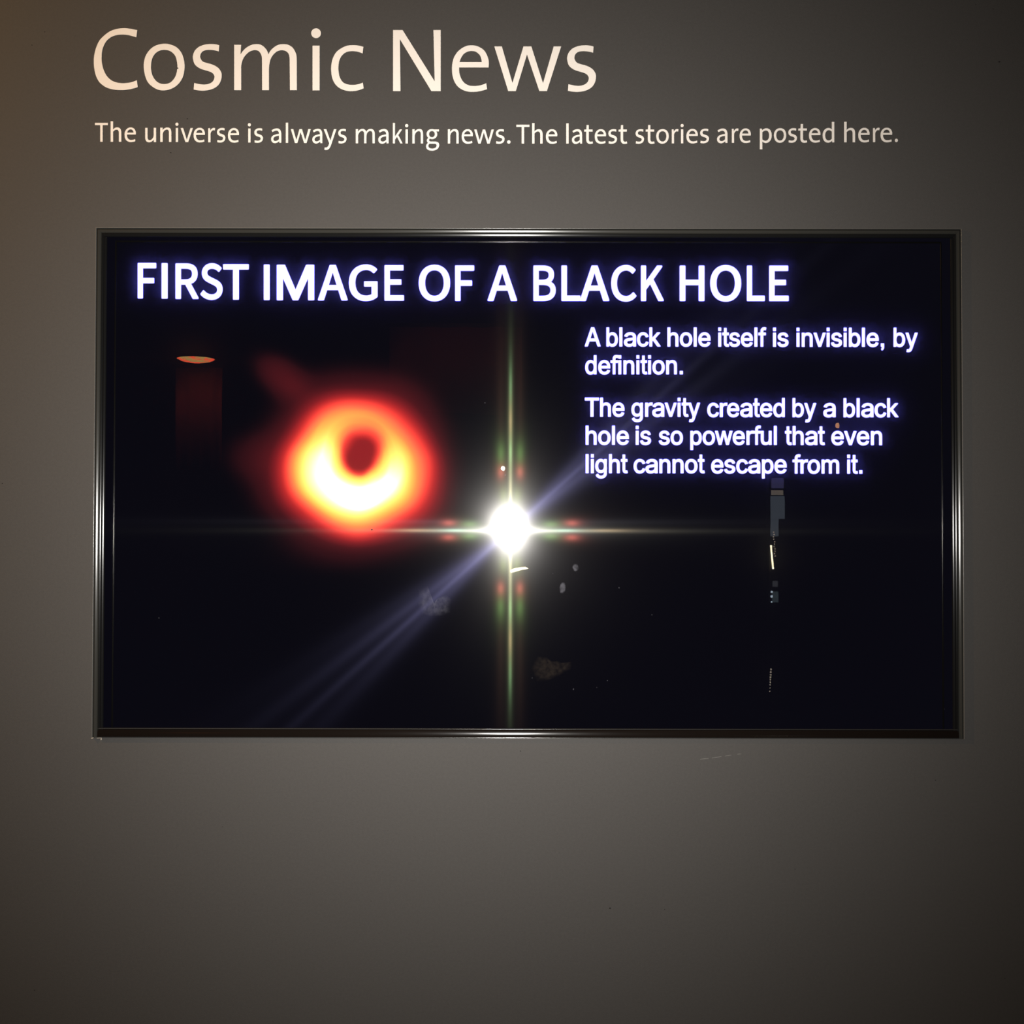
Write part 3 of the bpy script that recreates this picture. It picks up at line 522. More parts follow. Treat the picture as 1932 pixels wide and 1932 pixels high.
    ',181,377,169,361,162,344,158,328,157,312,157,0,155,-8,149,-16,137,-20,57,-20]],"s":[[167,-27,131,-19,103,-8,75,9,52,29,33,53,26,65,17,85,7,121,8,129,1'
    '1,136,15,140,23,143,99,160,107,159,115,155,119,150,126,129,132,117,141,105,151,96,163,89,179,84,203,80,223,80,243,82,259,86,275,93,287,101,298,113,303'
    ',123,305,137,303,149,299,157,292,165,283,171,271,177,255,182,167,204,135,214,119,220,95,232,70,249,54,265,43,281,32,301,27,317,24,333,22,357,22,373,25'
    ',393,30,409,36,425,43,438,55,455,79,479,91,488,111,500,143,513,183,522,223,525,247,523,271,520,303,512,327,501,351,486,371,468,392,441,407,413,416,385'
    ',417,377,413,369,410,365,403,361,331,345,319,345,312,349,308,353,300,373,291,386,281,397,271,405,263,410,247,414,231,416,211,416,195,414,179,409,167,4'
    '03,154,393,147,385,142,373,141,361,143,349,147,341,155,333,175,322,199,314,283,293,315,284,339,274,355,265,379,248,395,231,405,217,414,201,421,181,424'
    ',165,426,141,425,125,423,105,418,89,411,72,403,58,391,41,367,17,355,8,335,-4,299,-19,259,-28,215,-31,191,-30]],"t":[[156,-22,136,-15,124,-10,101,7,84,'
    '27,77,39,68,59,61,91,59,119,59,407,56,409,16,409,8,411,0,417,-4,427,-4,499,0,510,5,515,12,517,56,518,57,519,59,523,59,675,62,683,65,687,76,691,148,692'
    ',156,689,160,685,164,679,165,671,165,523,166,519,236,517,244,511,248,505,249,499,249,427,248,422,244,416,240,412,232,409,168,409,165,407,165,127,168,1'
    '03,170,95,176,89,184,86,196,86,228,90,236,88,243,83,246,75,259,7,259,-1,256,-9,252,-13,244,-17,228,-22,192,-25,176,-25]],"u":[[176,-23,156,-18,132,-8,'
    '112,3,92,20,78,37,64,57,53,81,45,105,39,137,36,181,36,497,38,505,44,514,48,516,56,518,132,518,144,513,150,505,151,497,151,189,155,153,160,137,165,125,'
    '174,113,186,101,196,95,208,90,224,87,240,86,256,88,272,92,288,99,300,108,312,121,320,133,327,149,332,165,334,181,335,201,335,497,336,505,342,513,352,5'
    '18,428,518,436,517,442,513,446,509,448,505,450,497,450,1,448,-7,443,-15,432,-20,352,-19,344,-15,339,-7,336,21,320,7,308,-1,284,-13,268,-19,244,-25,228'
    ',-26,204,-26]],"v":[[175,-18,167,-12,164,-4,-7,488,-9,500,-6,508,3,516,11,518,91,518,99,516,108,508,219,166,223,163,238,212,335,508,343,516,351,518,43'
    '1,518,439,516,446,512,449,508,451,500,451,492,278,-8,271,-16,263,-20,183,-20]],"w":[[131,-17,125,-12,121,-4,-17,492,-16,504,-11,512,-5,516,3,518,79,51'
    '8,91,515,97,508,155,284,179,187,183,199,259,504,263,511,267,514,271,517,279,518,355,518,363,516,372,508,428,288,451,191,455,197,477,288,534,508,543,51'
    '6,551,518,631,518,636,516,642,512,647,504,647,492,510,-4,506,-12,499,-18,487,-20,415,-20,407,-17,401,-12,398,-4,339,220,319,301,315,311,296,236,233,-4'
    ',231,-11,223,-18,215,-20,139,-20]],"y":[[66,-219,50,-215,39,-210,34,-206,30,-198,30,-190,49,-110,54,-103,62,-100,70,-100,94,-105,106,-105,118,-102,126'
    ',-97,135,-86,145,-66,165,-2,-4,490,-6,498,-4,506,2,514,14,518,94,518,102,516,110,508,222,163,226,166,335,502,338,509,346,516,354,518,434,518,442,515,4'
    '46,513,451,506,453,498,451,490,253,-90,235,-134,218,-161,202,-180,182,-198,166,-207,142,-217,118,-221,90,-222]],"A":[[-9,-18,-13,-16,-20,-8,-21,0,-20,'
    '8,226,696,233,704,243,707,343,707,351,705,358,700,362,692,608,8,610,0,608,-8,601,-16,591,-20,499,-20,491,-18,487,-15,483,-10,480,-4,419,171,175,172,17'
    '1,172,168,168,109,-4,107,-10,103,-15,99,-18,91,-20,-1,-20],[210,292,211,290,215,288,371,288,375,289,376,292,331,424,295,538,291,537,251,412]],"T":[[22'
    '1,-18,213,-10,210,0,210,588,209,590,205,590,21,590,12,592,5,598,1,608,1,688,3,696,10,704,21,707,521,707,529,706,537,700,539,696,542,688,541,608,539,60'
    '0,533,594,529,591,521,590,337,590,334,588,333,-4,329,-13,325,-16,317,-20,229,-20]],"i":[[51,-18,43,-12,40,-8,39,0,39,500,41,508,45,512,55,517,139,518,'
    '144,516,150,512,153,508,156,500,156,-4,151,-14,147,-17,139,-20,59,-20],[51,572,43,578,39,588,39,688,43,699,51,706,59,707,135,707,143,706,147,704,154,6'
    '96,156,688,156,592,153,580,147,573,139,570,59,570]],"l":[[44,-16,38,-8,36,0,36,688,38,696,41,700,46,704,52,707,136,707,144,704,148,701,152,696,154,688'
    ',154,-4,148,-14,144,-17,136,-20,56,-20,48,-18]],".":[[68,-16,62,-8,60,0,60,96,62,104,64,108,72,114,80,116,168,116,176,115,180,112,187,104,188,96,188,0'
    ',187,-8,184,-12,176,-18,168,-20,80,-20,72,-18]],",":[[98,-153,90,-145,70,-112,66,-104,67,-96,70,-89,97,-60,101,-24,98,-20,78,-20,70,-18,66,-16,60,-8,5'
    '8,0,58,100,62,108,66,112,74,116,170,116,178,112,182,108,186,100,186,-28,170,-100,165,-108,120,-152,110,-156]]}}')

# ------------------------------------------------------------ the room
TVX0, TVX1 = -0.5917, 0.6362
TVZ0, TVZ1 = CZ - 0.2901, CZ + 0.4311
PXM = DIST / FPX                     # metres on the wall per photograph pixel
RX0, RX1, RZ1, RYB = -3.6, 3.6, 2.95, -9.6
TH = 0.16


def wall_with_opening():
    o = [(RX0, 0), (RX1, 0), (RX1, RZ1), (RX0, RZ1)]
    i = [(TVX0, TVZ0), (TVX1, TVZ0), (TVX1, TVZ1), (TVX0, TVZ1)]
    v = [(x, y, z) for y in (0.0, TH) for ring in (o, i) for x, z in ring]
    f = []
    for k in range(4):
        k2 = (k + 1) % 4
        f.append((k, k2, 4 + k2, 4 + k))               # front
        f.append((8 + k2, 8 + k, 12 + k, 12 + k2))     # back
        f.append((4 + k, 4 + k2, 12 + k2, 12 + k))     # reveal
        f.append((k2, k, 8 + k, 8 + k2))
    return mesh_obj('wall_front', v, f, M_wall)


wall = tag(wall_with_opening(), kind='structure')
for nm, b, mt in (('wall_left', (RX0 - .1, RX0, RYB, 0, 0, RZ1), M_room), ('wall_right', (RX1, RX1 + .1, RYB, 0, 0, RZ1), M_room),
                  ('wall_back', (RX0, RX1, RYB - .1, RYB, 0, RZ1), M_room), ('floor', (RX0 - .1, RX1 + .1, RYB - .1, TH, -.1, 0), M_floor),
                  ('ceiling', (RX0 - .1, RX1 + .1, RYB - .1, TH, RZ1, RZ1 + .1), M_room)):
    tag(mesh_obj(nm, *box(*b), mt), kind='structure')

# ------------------------------------------------------------ lettering
GL = json.loads(GLYPHS)


def glyph_loops(face, ch):
    return [[(l[i] / 20.0, l[i + 1] / 20.0) for i in range(0, len(l), 2)] for l in GL[face][ch]]


def extents(face, ch):
    L = glyph_loops(face, ch)
    xs = [x for l in L for x, y in l]
    return min(xs), max(xs)


def flat_faces(loops3):
    """fill loops (each outer loop with the holes inside it) -> faces over the concatenated points"""
    def area(l):
        return sum(l[i][0] * l[(i + 1) % len(l)][2] - l[(i + 1) % len(l)][0] * l[i][2] for i in range(len(l))) / 2

    def inside(p, l):
        c = False
        for i in range(len(l)):
            a, b = l[i], l[i - 1]
            if (a[2] > p[2]) != (b[2] > p[2]) and p[0] < (b[0] - a[0]) * (p[2] - a[2]) / (b[2] - a[2]) + a[0]:
                c = not c
        return c
    start = [0]
    for l in loops3:
        start.append(start[-1] + len(l))
    depth = [sum(1 for j, m2 in enumerate(loops3) if j != i and inside(l[0], m2)) for i, l in enumerate(loops3)]
    faces = []
    for i, l in enumerate(loops3):
        if depth[i] % 2:
            continue
        grp = [i] + [j for j, h in enumerate(loops3) if depth[j] == depth[i] + 1 and inside(h[0], l)]
        idx = [start[g] + k for g in grp for k in range(len(loops3[g]))]
        for t in tessellate_polygon([[Vector((p[0] * 1000, p[2] * 1000, 0)) for p in loops3[g]] for g in grp]):
            faces.append(tuple(idx[k] for k in t))
    return faces


def letter_geom(face, ch, x0, x1, base, ysc, y, thick):
    """mesh of a letter that spans photograph pixels x0..x1 with its baseline at row base"""
    L = glyph_loops(face, ch)
    a, b = extents(face, ch)
    sx = (x1 - x0) / (b - a)
    lo = [[at(x0 + (gx - a) * sx, base - gy * ysc, y) for gx, gy in l] for l in L]
    n = sum(len(l) for l in lo)
    tris = flat_faces(lo)
    pts = [p for l in lo for p in l]
    fixed = []
    for t in tris:
        p, q, r = (pts[k] for k in t)
        nrm = (q - p).cross(r - p)
        fixed.append(t if nrm.y < 0 else (t[0], t[2], t[1]))
    if thick <= 0:
        return [tuple(p) for p in pts], fixed
    front = [(p.x, p.y - thick, p.z) for p in pts]
    verts = front + [tuple(p) for p in pts]
    faces = list(fixed)
    s = 0
    for l in lo:
        for k in range(len(l)):
            k2 = (k + 1) % len(l)
            faces.append((s + k, s + k2, n + s + k2, n + s + k))
        s += len(l)
    return verts, faces


def vinyl_line(name, label, face, items, ysc, thick):
    c = at(items[0][1], items[0][3])
    t = empty(name, (c.x, -0.0001, c.z), label, 'lettering')
    for ch, x0, x1, base in items:
        v, f = letter_geom(face, ch, x0, x1, base, ysc, -0.0001, thick)
        mesh_obj('letter', v, f, M_vinyl, t)
    return t


H1 = [('C', 177.2, 260.0, 169.2), ('o', 271.3, 348.5, 169.5), ('s', 364.0, 418.4, 169.7), ('m', 442.0, 560.2, 170.3), ('i', 587.2, 605.6, 170.7),
      ('c', 624.8, 686.2, 170.9), ('N', 741.7, 831.5, 172.0), ('e', 852.8, 922.3, 172.1), ('w', 932.7, 1058.7, 171.9), ('s', 1069.9, 1124.4, 172.1)]
vinyl_line('heading_lettering', 'large cream wall lettering reading Cosmic News at the top of the grey wall', 'h', H1, 1.0, 0.0005)

SUB = []


def seg(scale, ox, chars):
    for ch, a, b in chars:
        SUB.append((ch, ox + a / scale, ox + b / scale))


seg(4.83, 170, [('T', 45, 163), ('h', 188, 285), ('e', 315, 418), ('u', 503, 602), ('n', 640, 741), ('i', 778, 806), ('v', 826, 937), ('e', 944, 1047),
                ('r', 1077, 1140), ('s', 1157, 1233), ('e', 1257, 1358), ('i', 1438, 1466), ('s', 1497, 1576), ('a', 1650, 1743), ('l', 1784, 1805), ('w', 1830, 2011)])
seg(4.6, 560, [('a', 135, 222), ('y', 234, 344), ('s', 360, 432), ('m', 512, 677), ('a', 707, 797), ('k', 834, 918), ('i', 940, 968), ('n', 1003, 1096),
               ('g', 1122, 1236), ('n', 1311, 1405), ('e', 1431, 1528), ('w', 1540, 1710), ('s', 1728, 1803), ('.', 1825, 1855)])
seg(4.83, 960, [('T', 68, 188), ('h', 212, 308), ('e', 338, 442), ('l', 523, 545), ('a', 575, 668), ('t', 686, 767), ('e', 783, 886), ('s', 907, 986),
                ('t', 1000, 1079), ('s', 1155, 1232), ('t', 1247, 1328), ('o', 1343, 1457), ('r', 1485, 1546), ('i', 1565, 1593), ('e', 1618, 1722), ('s', 1743, 1824)])
seg(4.83, 1330, [('a', 110, 205), ('r', 245, 306), ('e', 316, 418), ('p', 500, 608), ('o', 628, 740), ('s', 760, 838), ('t', 850, 932), ('e', 948, 1052),
                 ('d', 1072, 1178), ('h', 1268, 1368), ('e', 1397, 1500), ('r', 1531, 1592), ('e', 1600, 1706), ('.', 1730, 1758)])
BX = [180, 300, 480, 580, 800, 1000, 1250, 1360, 1500, 1700]
BY = [267.6, 267.9, 269.2, 270.3, 270.9, 271.1, 271.0, 269.9, 269.1, 268.1]
items = [(ch, a, b, float(np.interp((a + b) / 2, BX, BY)) - 0.3) for ch, a, b in SUB]
vinyl_line('sentence_lettering', 'small cream wall lettering, one sentence about the universe making news, above the television', 's', items, 1.0, 0.0004)

# ------------------------------------------------------------ the television
tvc = Vector(((TVX0 + TVX1) / 2, 0, TVZ0))
tv = empty('television', tvc, 'wide black television set flush in the grey wall, showing a slide about a black hole', 'television')
v, f = box(TVX0 + .004, TVX1 - .004, 0.016, 0.11, TVZ0 + .004, TVZ1 - .004)
mesh_obj('back_cover', v, f, M_black, tv)


def arc(c, r, base, n=9, a0=180, a1=0):
    return [(c + r * math.cos(math.radians(a0 + (a1 - a0) * k / (n - 1))), base + r * math.sin(math.radians(a0 + (a1 - a0) * k / (n - 1)))) for k in range(n)]


def side_rail(side, prof, name, mat):
    """prof: (inset, proud) in photograph pixels, swept along one side with mitred ends"""
    P = [(i * PXM, h * PXM) for i, h in prof]
    v = []
    for i, h in P:
        if side == 'L': a, b = (TVX0 + i, -h, TVZ0), (TVX0 + i, -h, TVZ1 - i)
        if side == 'R': a, b = (TVX1 - i, -h, TVZ0), (TVX1 - i, -h, TVZ1 - i)
        if side == 'T': a, b = (TVX0 + i, -h, TVZ1 - i), (TVX1 - i, -h, TVZ1 - i)
        if side == 'B': a, b = (TVX0 + 11 * PXM, -h, TVZ0 + i), (TVX1 - 11 * PXM, -h, TVZ0 + i)
        v += [a, b]
    n = len(P)
    f = [(2 * k, 2 * k + 1, 2 * k + 3, 2 * k + 2) for k in range(n - 1)]
    v += list(v)      # caps on their own points, so the rails shade evenly along their length
    f += [tuple(2 * n + 2 * k for k in range(n)), tuple(2 * n + 2 * k + 1 for k in reversed(range(n)))]
    o = mesh_obj(name, v, f, mat, tv)
    for k, p in enumerate(o.data.polygons):
        p.use_smooth = k < n - 1
    return o


def bevel(c0, c1, h0, s0, s1, n=6):
    """gently bowed facet from inset c0 to c1, falling towards the picture with slopes s0..s1 degrees"""
    out_ = [(c0, h0)]
    for k in range(1, n):
        a_ = s0 + (s1 - s0) * (k - .5) / (n - 1)
        i_, h_ = out_[-1]
        out_.append((i_ + (c1 - c0) / (n - 1), h_ - (c1 - c0) / (n - 1) * math.tan(math.radians(a_))))
    return out_


for sd, t0 in (('L', 20.5), ('R', 21.0), ('T', 15.5)):
    lo_, hi_ = t0 - 3.2, t0 + 3.2
    side_rail(sd, [(0, 0)] + arc(0.8, 0.8, 5.2, 7) + [(1.6, 0)], 'outer_trim', M_chrome)
    side_rail(sd, [(1.6, 0), (1.6, 2.2), (3.8, 2.6)] + bevel(4.0, 9.2, 5.0, lo_, hi_) + [(10.0, 2.0), (10.2, 0)], 'frame_rail', M_gloss)
    if sd == 'T':
        side_rail(sd, [(10.6, 0)] + bevel(11.0, 16.4, 4.2, lo_, hi_) + [(17.2, 0)], 'frame_ridge', M_ridge)
    else:
        side_rail(sd, [(11.0, 0)] + bevel(11.6, 15.0, 4.4, lo_, hi_) + [(15.6, 0)], 'frame_ridge', M_ridge)
        side_rail(sd, [(16.0, 0)] + bevel(16.5, 20.2, 3.8, lo_, hi_) + [(20.6, 0)], 'inner_ridge', M_ridge)
side_rail('B', [(0, 0), (0, 4.4)] + arc(0.9, 0.9, 4.4, 7) + [(1.8, 0)], 'outer_trim', M_trimlow)
side_rail('B', [(1.8, 0)] + bevel(2.0, 15.2, 6.0, 1.0, 19.0, 12) + [(15.6, 0)], 'frame_rail', M_lower)
side_rail('B', [(16.0, 0)] + arc(17.0, 0.8, 3.4, 7) + [(18.0, 0)], 'frame_ridge', M_trimlow)

# added thin bead imitating the frame's reflection in the glass: left, right and top
for sd, c in (('L', 37.5), ('R', 38.5), ('T', 26.0)):
    P = [(c - 1.6, 1.25)] + arc(c, 1.5, 1.2, 7) + [(c + 1.6, 1.25)]
    v = []
    for i, h in P:
        i *= PXM; h *= PXM
        z1 = TVZ1 - 27 * PXM
        if sd == 'L': v += [(TVX0 + i, -h, TVZ0 + 19 * PXM), (TVX0 + i, -h, z1)]
        if sd == 'R': v += [(TVX1 - i, -h, TVZ0 + 19 * PXM), (TVX1 - i, -h, z1)]
        if sd == 'T': v += [(TVX0 + 37 * PXM, -h, TVZ1 - i), (TVX1 - 38 * PXM, -h, TVZ1 - i)]
    n = len(P)
    mesh_obj('frame_reflection_bead', v, [(2 * k, 2 * k + 1, 2 * k + 3, 2 * k + 2) for k in range(n - 1)], M_frame_reflection, tv, True)

# cover glass: clear sheet with a mirror sheen, the fine cross of the pixel grid and wiping smears
M_glass, nt, out = mat_new('cover_glass')
N, Lk = nt.nodes, nt.links
tr = N.new('ShaderNodeBsdfTransparent'); tr.inputs[0].default_value = (0.93, 0.93, 0.93, 1)
geo = N.new('ShaderNodeNewGeometry')
last = tr.outputs[0]


def add_shader(sock):
    global last
    a = N.new('ShaderNodeAddShader')
    Lk.new(last, a.inputs[0]); Lk.new(sock, a.inputs[1])
    last = a.outputs[0]


def lobe(col, rough, aniso=0.0, rot=0.0, tilt=(0, 0), dist="GGX"):
    g = N.new('ShaderNodeBsdfAnisotropic')
    g.distribution = dist
    g.inputs['Color'].default_value = (*col, 1)
    g.inputs['Roughness'].default_value = rough
    g.inputs['Anisotropy'].default_value = aniso
    g.inputs['Rotation'].default_value = rot
    if aniso:
        tg = N.new('ShaderNodeCombineXYZ'); tg.inputs[0].default_value = 1.0
        Lk.new(tg.outputs[0], g.inputs['Tangent'])
    if tilt != (0, 0):
        ad = N.new('ShaderNodeVectorMath'); ad.operation = 'ADD'
        Lk.new(geo.outputs['Normal'], ad.inputs[0])
        ad.inputs[1].default_value = (tilt[0], 0, tilt[1])
        nm = N.new('ShaderNodeVectorMath'); nm.operation = 'NORMALIZE'
        Lk.new(ad.outputs[0], nm.inputs[0])
        Lk.new(nm.outputs[0], g.inputs['Normal'])
    add_shader(g.outputs[0])


fr = N.new('ShaderNodeFresnel'); fr.inputs['IOR'].default_value = 1.5
gm = N.new('ShaderNodeBsdfAnisotropic'); gm.inputs['Roughness'].default_value = 0.0
Lk.new(fr.outputs[0], gm.inputs['Color'])
add_shader(gm.outputs[0])
lobe((0.0025, 0.0025, 0.0024), 0.095, tilt=(0.0008, -0.0035))
lobe((0.00009, 0.00008, 0.00008), 0.27)
# haze of the sheet: spreads a little of the picture's own light
tl = N.new('ShaderNodeBsdfTranslucent'); tl.inputs[0].default_value = (0.034, 0.034, 0.036, 1)
add_shader(tl.outputs[0])
SGN = 1
VR, HR = 0.0, 0.25          # tangent rotations that draw a streak upright / level


def streak(col, wide, long_, rot, tilt=(0, 0)):
    """lobe of half widths wide x long_ (slope units)"""
    lobe(col, (wide * long_) ** 0.25, 1 - math.sqrt(wide / long_), rot, tilt)


# pixel grid: a thin upright and a thin level streak, with tinted diffraction orders beside them
streak((.00017, .00016, .00010), .0010, .050, VR)
streak((.00003, .00003, .00002), .0070, .090, VR)
streak((.00013, .00013, .00011), .0009, .065, HR, (0, .0006))
streak((.000020, .000020, .000026), .0025, .16, HR, (.03, -.0075))
# the burst itself is ragged: short fat arms
streak((.0006, .0006, .0006), .009, .026, VR)
streak((.0004, .0004, .00038), .0035, .034, HR)
streak((.00008, .00006, .00006), .05, .06, HR)
streak((.0004, .0004, .0004), .010, .017, .125)
streak((.0002, .0002, .0002), .006, .020, -.05)
streak((.0002, .0002, .0002), .006, .018, .06)
for s_ in (1, -1):
    streak((.000008, .000020, .000008), .0012, .016, VR, (0, s_ * .070))
    streak((.000008, .000018, .000008), .0012, .024, VR, (0, s_ * .128))
    streak((.000018, .000012, .000006), .0012, .018, VR, (0, s_ * .098))
    streak((.000006, .000018, .000014), .0011, .014, HR, (s_ * .050, .0002))
    streak((.000018, .000012, .000006), .0011, .022, HR, (s_ * .085, .0002))
    for sx in (-.0085, .0085):
        streak((.000014, .000020, .000003), .0055, .0110, VR, (sx * .7, s_ * .030))
        streak((.000024, .000005, .000004), .0040, .0075, VR, (sx, s_ * .052))
        streak((.000008, .000020, .000005), .0045, .0140, VR, (sx, s_ * .068))
        streak((.000017, .000009, .000006), .0046, .0950, VR, (sx, s_ * .085))
        streak((.000010, .000020, .000006), .0040, .0100, HR, (s_ * .036, sx * .6))
        streak((.000026, .000005, .000004), .0034, .0080, HR, (s_ * .055, sx * .75))
# wiping smears across the sheet, lower left to upper right
for ang, c, w_ in ((44, (.00008, .00008, .00017), .006), (48, (.00008, .00008, .00017), .003), (52.5, (.00010, .00010, .00021), .005), (57, (.00004, .00004, .00008), .007)):
    streak(c, w_, .14, -ang / 360.0)
Lk.new(last, out.inputs[0])

GX0, GX1 = TVX0 + 20.6 * PXM, TVX1 - 20.6 * PXM
GZ0, GZ1 = TVZ0 + 18.6 * PXM, TVZ1 - 17.2 * PXM
glass_y = -1.0 * PXM
glass = mesh_obj('screen_glass', [(GX0, glass_y, GZ0), (GX1, glass_y, GZ0), (GX1, glass_y, GZ1), (GX0, glass_y, GZ1)], [(0, 1, 2, 3)], M_glass, tv)

# display: the picture lies a little behind the glass
DY = 0.008
M_bg = emissive('display_background', (0.0030, 0.0028, 0.0054))
disp = mesh_obj('display_panel', *box(TVX0 + .012, TVX1 - .012, DY, DY + .003, TVZ0 + .008, TVZ1 - .008), M_bg, tv)
M_txt = emissive('display_white', (1.2, 1.12, 6.5))


def screen_text(name, face, items):
    b = MB()
    for ch, x0, x1, base, ys in items:
        b.add(letter_geom(face, ch, x0, x1, base, ys, DY - 0.0004, 0))
    return b.build(name, M_txt, disp)


T1 = []
for ch, a, b in [('F', 88, 193), ('I', 222, 257), ('R', 300, 430), ('S', 440, 565), ('T', 567, 712), ('I', 795, 829), ('M', 868, 1079), ('A', 1099, 1266), ('G', 1272, 1434), ('E', 1472, 1582), ('O', 1664, 1841)]:
    T1.append((ch, 230 + a / 2.972, 230 + b / 2.972))
T1.append(('F', 858.5, 894.8))
for ch, a, b in [('A', 148, 314), ('B', 405, 531), ('L', 562, 669), ('A', 666, 831), ('C', 841, 983), ('K', 1008, 1136), ('H', 1225, 1365), ('O', 1396, 1571), ('L', 1602, 1703), ('E', 1727, 1837)]:
    T1.append((ch, 870 + a / 2.972, 870 + b / 2.972))
tb = lambda x: float(np.interp(x, [258, 330, 420, 520, 640, 900, 1500], [563.0, 563.8, 565.2, 566.5, 567.0, 568.0, 568.3])) - 1.85
k0 = 0
for wd in 'FIRST IMAGE OF A BLACK HOLE'.split():
    screen_text('headline_word', 't', [(ch, a, b, tb((a + b) / 2), 1.0) for ch, a, b in T1[k0:k0 + len(wd)]])
    k0 += len(wd)

ADV = dict(A=667, b=556, l=222, a=556, c=500, k=500, h=556, o=556, e=556, i=222, t=278, s=500, f=278, n=556, v=500, y=500, d=556, g=556, r=333, w=722, p=556, m=833, u=556, T=611)
ADV['.'] = 278; ADV[','] = 278
WORDS = [('A', 1103.2, 1133.3, 653.8), ('black', 1144.0, 1246.3, 653.9), ('hole', 1259.1, 1340.7, 654.0), ('itself', 1355.0, 1445.9, 654.2), ('is', 1458.3, 1487.8, 654.4), ('invisible,', 1502.7, 1668.2, 654.5), ('by', 1685.8, 1731.6, 654.5),
         ('definition.', 1104.0, 1288.6, 706.4),
         ('The', 1103.3, 1178.3, 786.4), ('gravity', 1191.1, 1321.0, 786.6), ('created', 1334.2, 1480.8, 787.0), ('by', 1495.1, 1540.1, 787.2), ('a', 1553.2, 1576.8, 787.3), ('black', 1591.3, 1695.1, 787.4),
         ('hole', 1104.8, 1186.6, 839.3), ('is', 1199.3, 1228.4, 839.4), ('so', 1242.8, 1288.6, 839.5), ('powerful', 1302.3, 1465.8, 839.6), ('that', 1480.8, 1556.4, 839.8), ('even', 1568.2, 1664.4, 840.0),
         ('light', 1104.8, 1184.4, 892.9), ('cannot', 1195.3, 1329.8, 893.0), ('escape', 1341.6, 1484.3, 893.4), ('from', 1495.1, 1583.4, 893.8), ('it.', 1598.3, 1627.2, 893.9)]
for w, X0, X1, base in WORDS:
    pen, lay = 0.0, []
    for ch in w:
        a, b = extents('b', ch)
        lay.append((ch, pen + a, pen + b))
        pen += ADV[ch] * 44.1 / 1000
    s0, s1 = lay[0][1], lay[-1][2]
    k = (X1 - X0) / (s1 - s0)
    body = []
    for ch, a, b in lay:
        body.append((ch, X0 + (a - s0) * k, X0 + (b - s0) * k, base - 1.0, 1.0))
    screen_text('paragraph_word', 'b', body)

# the picture of the glowing ring, a flat image on the display
COLS = [(0, (14, 10, 16)), (1, (66, 20, 26)), (2, (128, 30, 36)), (3, (186, 42, 44)), (4, (255, 68, 60)), (5, (255, 116, 78)), (6, (255, 152, 80)),
        (7, (254, 205, 92)), (8, (255, 255, 122)), (9, (253, 255, 195)), (10, (255, 255, 255))]
# per direction: inner level-radius pairs up to the crest, then outer ones
PROF = {
    90: [(2.3, 30), (4, 44), (5, 53.5), (6, 63), (6.3, 77), (6, 85), (5, 92), (4, 104), (3, 111), (2, 119), (1, 130), (0.5, 145), (.2, 165)],
    135: [(2.3, 20), (4, 38), (6, 49), (7, 63), (7.1, 79), (6.2, 99), (5, 109), (4, 119), (3, 129), (2, 138), (1.1, 152), (.6, 165), (.2, 185)],
    180: [(2.3, 21.6), (4, 32), (5.5, 35.6), (7, 40), (8, 48.6), (9, 56), (9.8, 73), (9, 88.7), (8.2, 103), (7, 116), (6, 125), (5, 131.5), (4, 139), (3, 148), (2, 159.5), (1.1, 174), (.6, 200), (.2, 225)],
    225: [(2.3, 27), (4, 36), (6, 40.5), (7, 43.5), (8, 50), (9, 58), (10, 64), (10, 92), (9, 104), (8, 114), (7, 122), (6, 128), (5, 133), (4, 141), (3, 150), (2, 162), (1, 178), (.3, 205)],
    270: [(2.3, 23.5), (4, 34), (5.5, 37), (7, 40), (8, 47), (9, 55), (10, 60), (10, 101), (9, 105), (8, 114), (7, 123), (6, 132.5), (5, 140), (4, 148), (3, 157), (2, 164), (1, 175), (.3, 195)],
    315: [(2.3, 20), (4, 28), (6, 33), (7, 37), (8, 45), (9, 55), (10, 61), (10, 86), (9, 95), (8, 104), (7, 115), (6, 125), (5, 133), (4, 142), (3, 154), (2, 168), (1.1, 188), (.3, 220)],
    0: [(2.3, 20), (4, 32), (5.5, 37.5), (7, 44), (8, 57), (8.2, 69), (8, 78.5), (7, 91.6), (6, 101), (5, 112), (4, 126), (3, 137), (2, 147), (1.2, 160), (.6, 175), (.2, 200)],
    45: [(2.3, 26), (4, 39.5), (5, 49), (6, 57), (6.4, 68), (6, 77), (5, 90), (4, 103), (3, 115), (2, 126.5), (1.1, 142), (.6, 165), (.2, 185)],
}
S = np.linspace(0, 3, 91)
tab, keys = [], []
for a in range(0, 360, 45):
    p = PROF[a]
    lv = np.array([q[0] for q in p]); rr = np.array([q[1] for q in p], float)
    kp = int(np.argmax(lv)); kl = len(lv) - 1 - int(np.argmax(lv[::-1]))
    rk = [0.0, float(np.interp(4, lv[:kp + 1], rr[:kp + 1])), (rr[kp] + rr[kl]) / 2, float(np.interp(-4, -lv[kl:], rr[kl:])), float(np.interp(-.5, -lv[kl:], rr[kl:]))]
    keys.append(rk)
    radii = np.interp(S, [0, .5, 1.3, 2.2, 3], rk)
    tab.append(np.interp(radii, np.r_[0, rr], np.r_[2.3, lv]))
tab, keys = np.array(tab), np.array(keys)


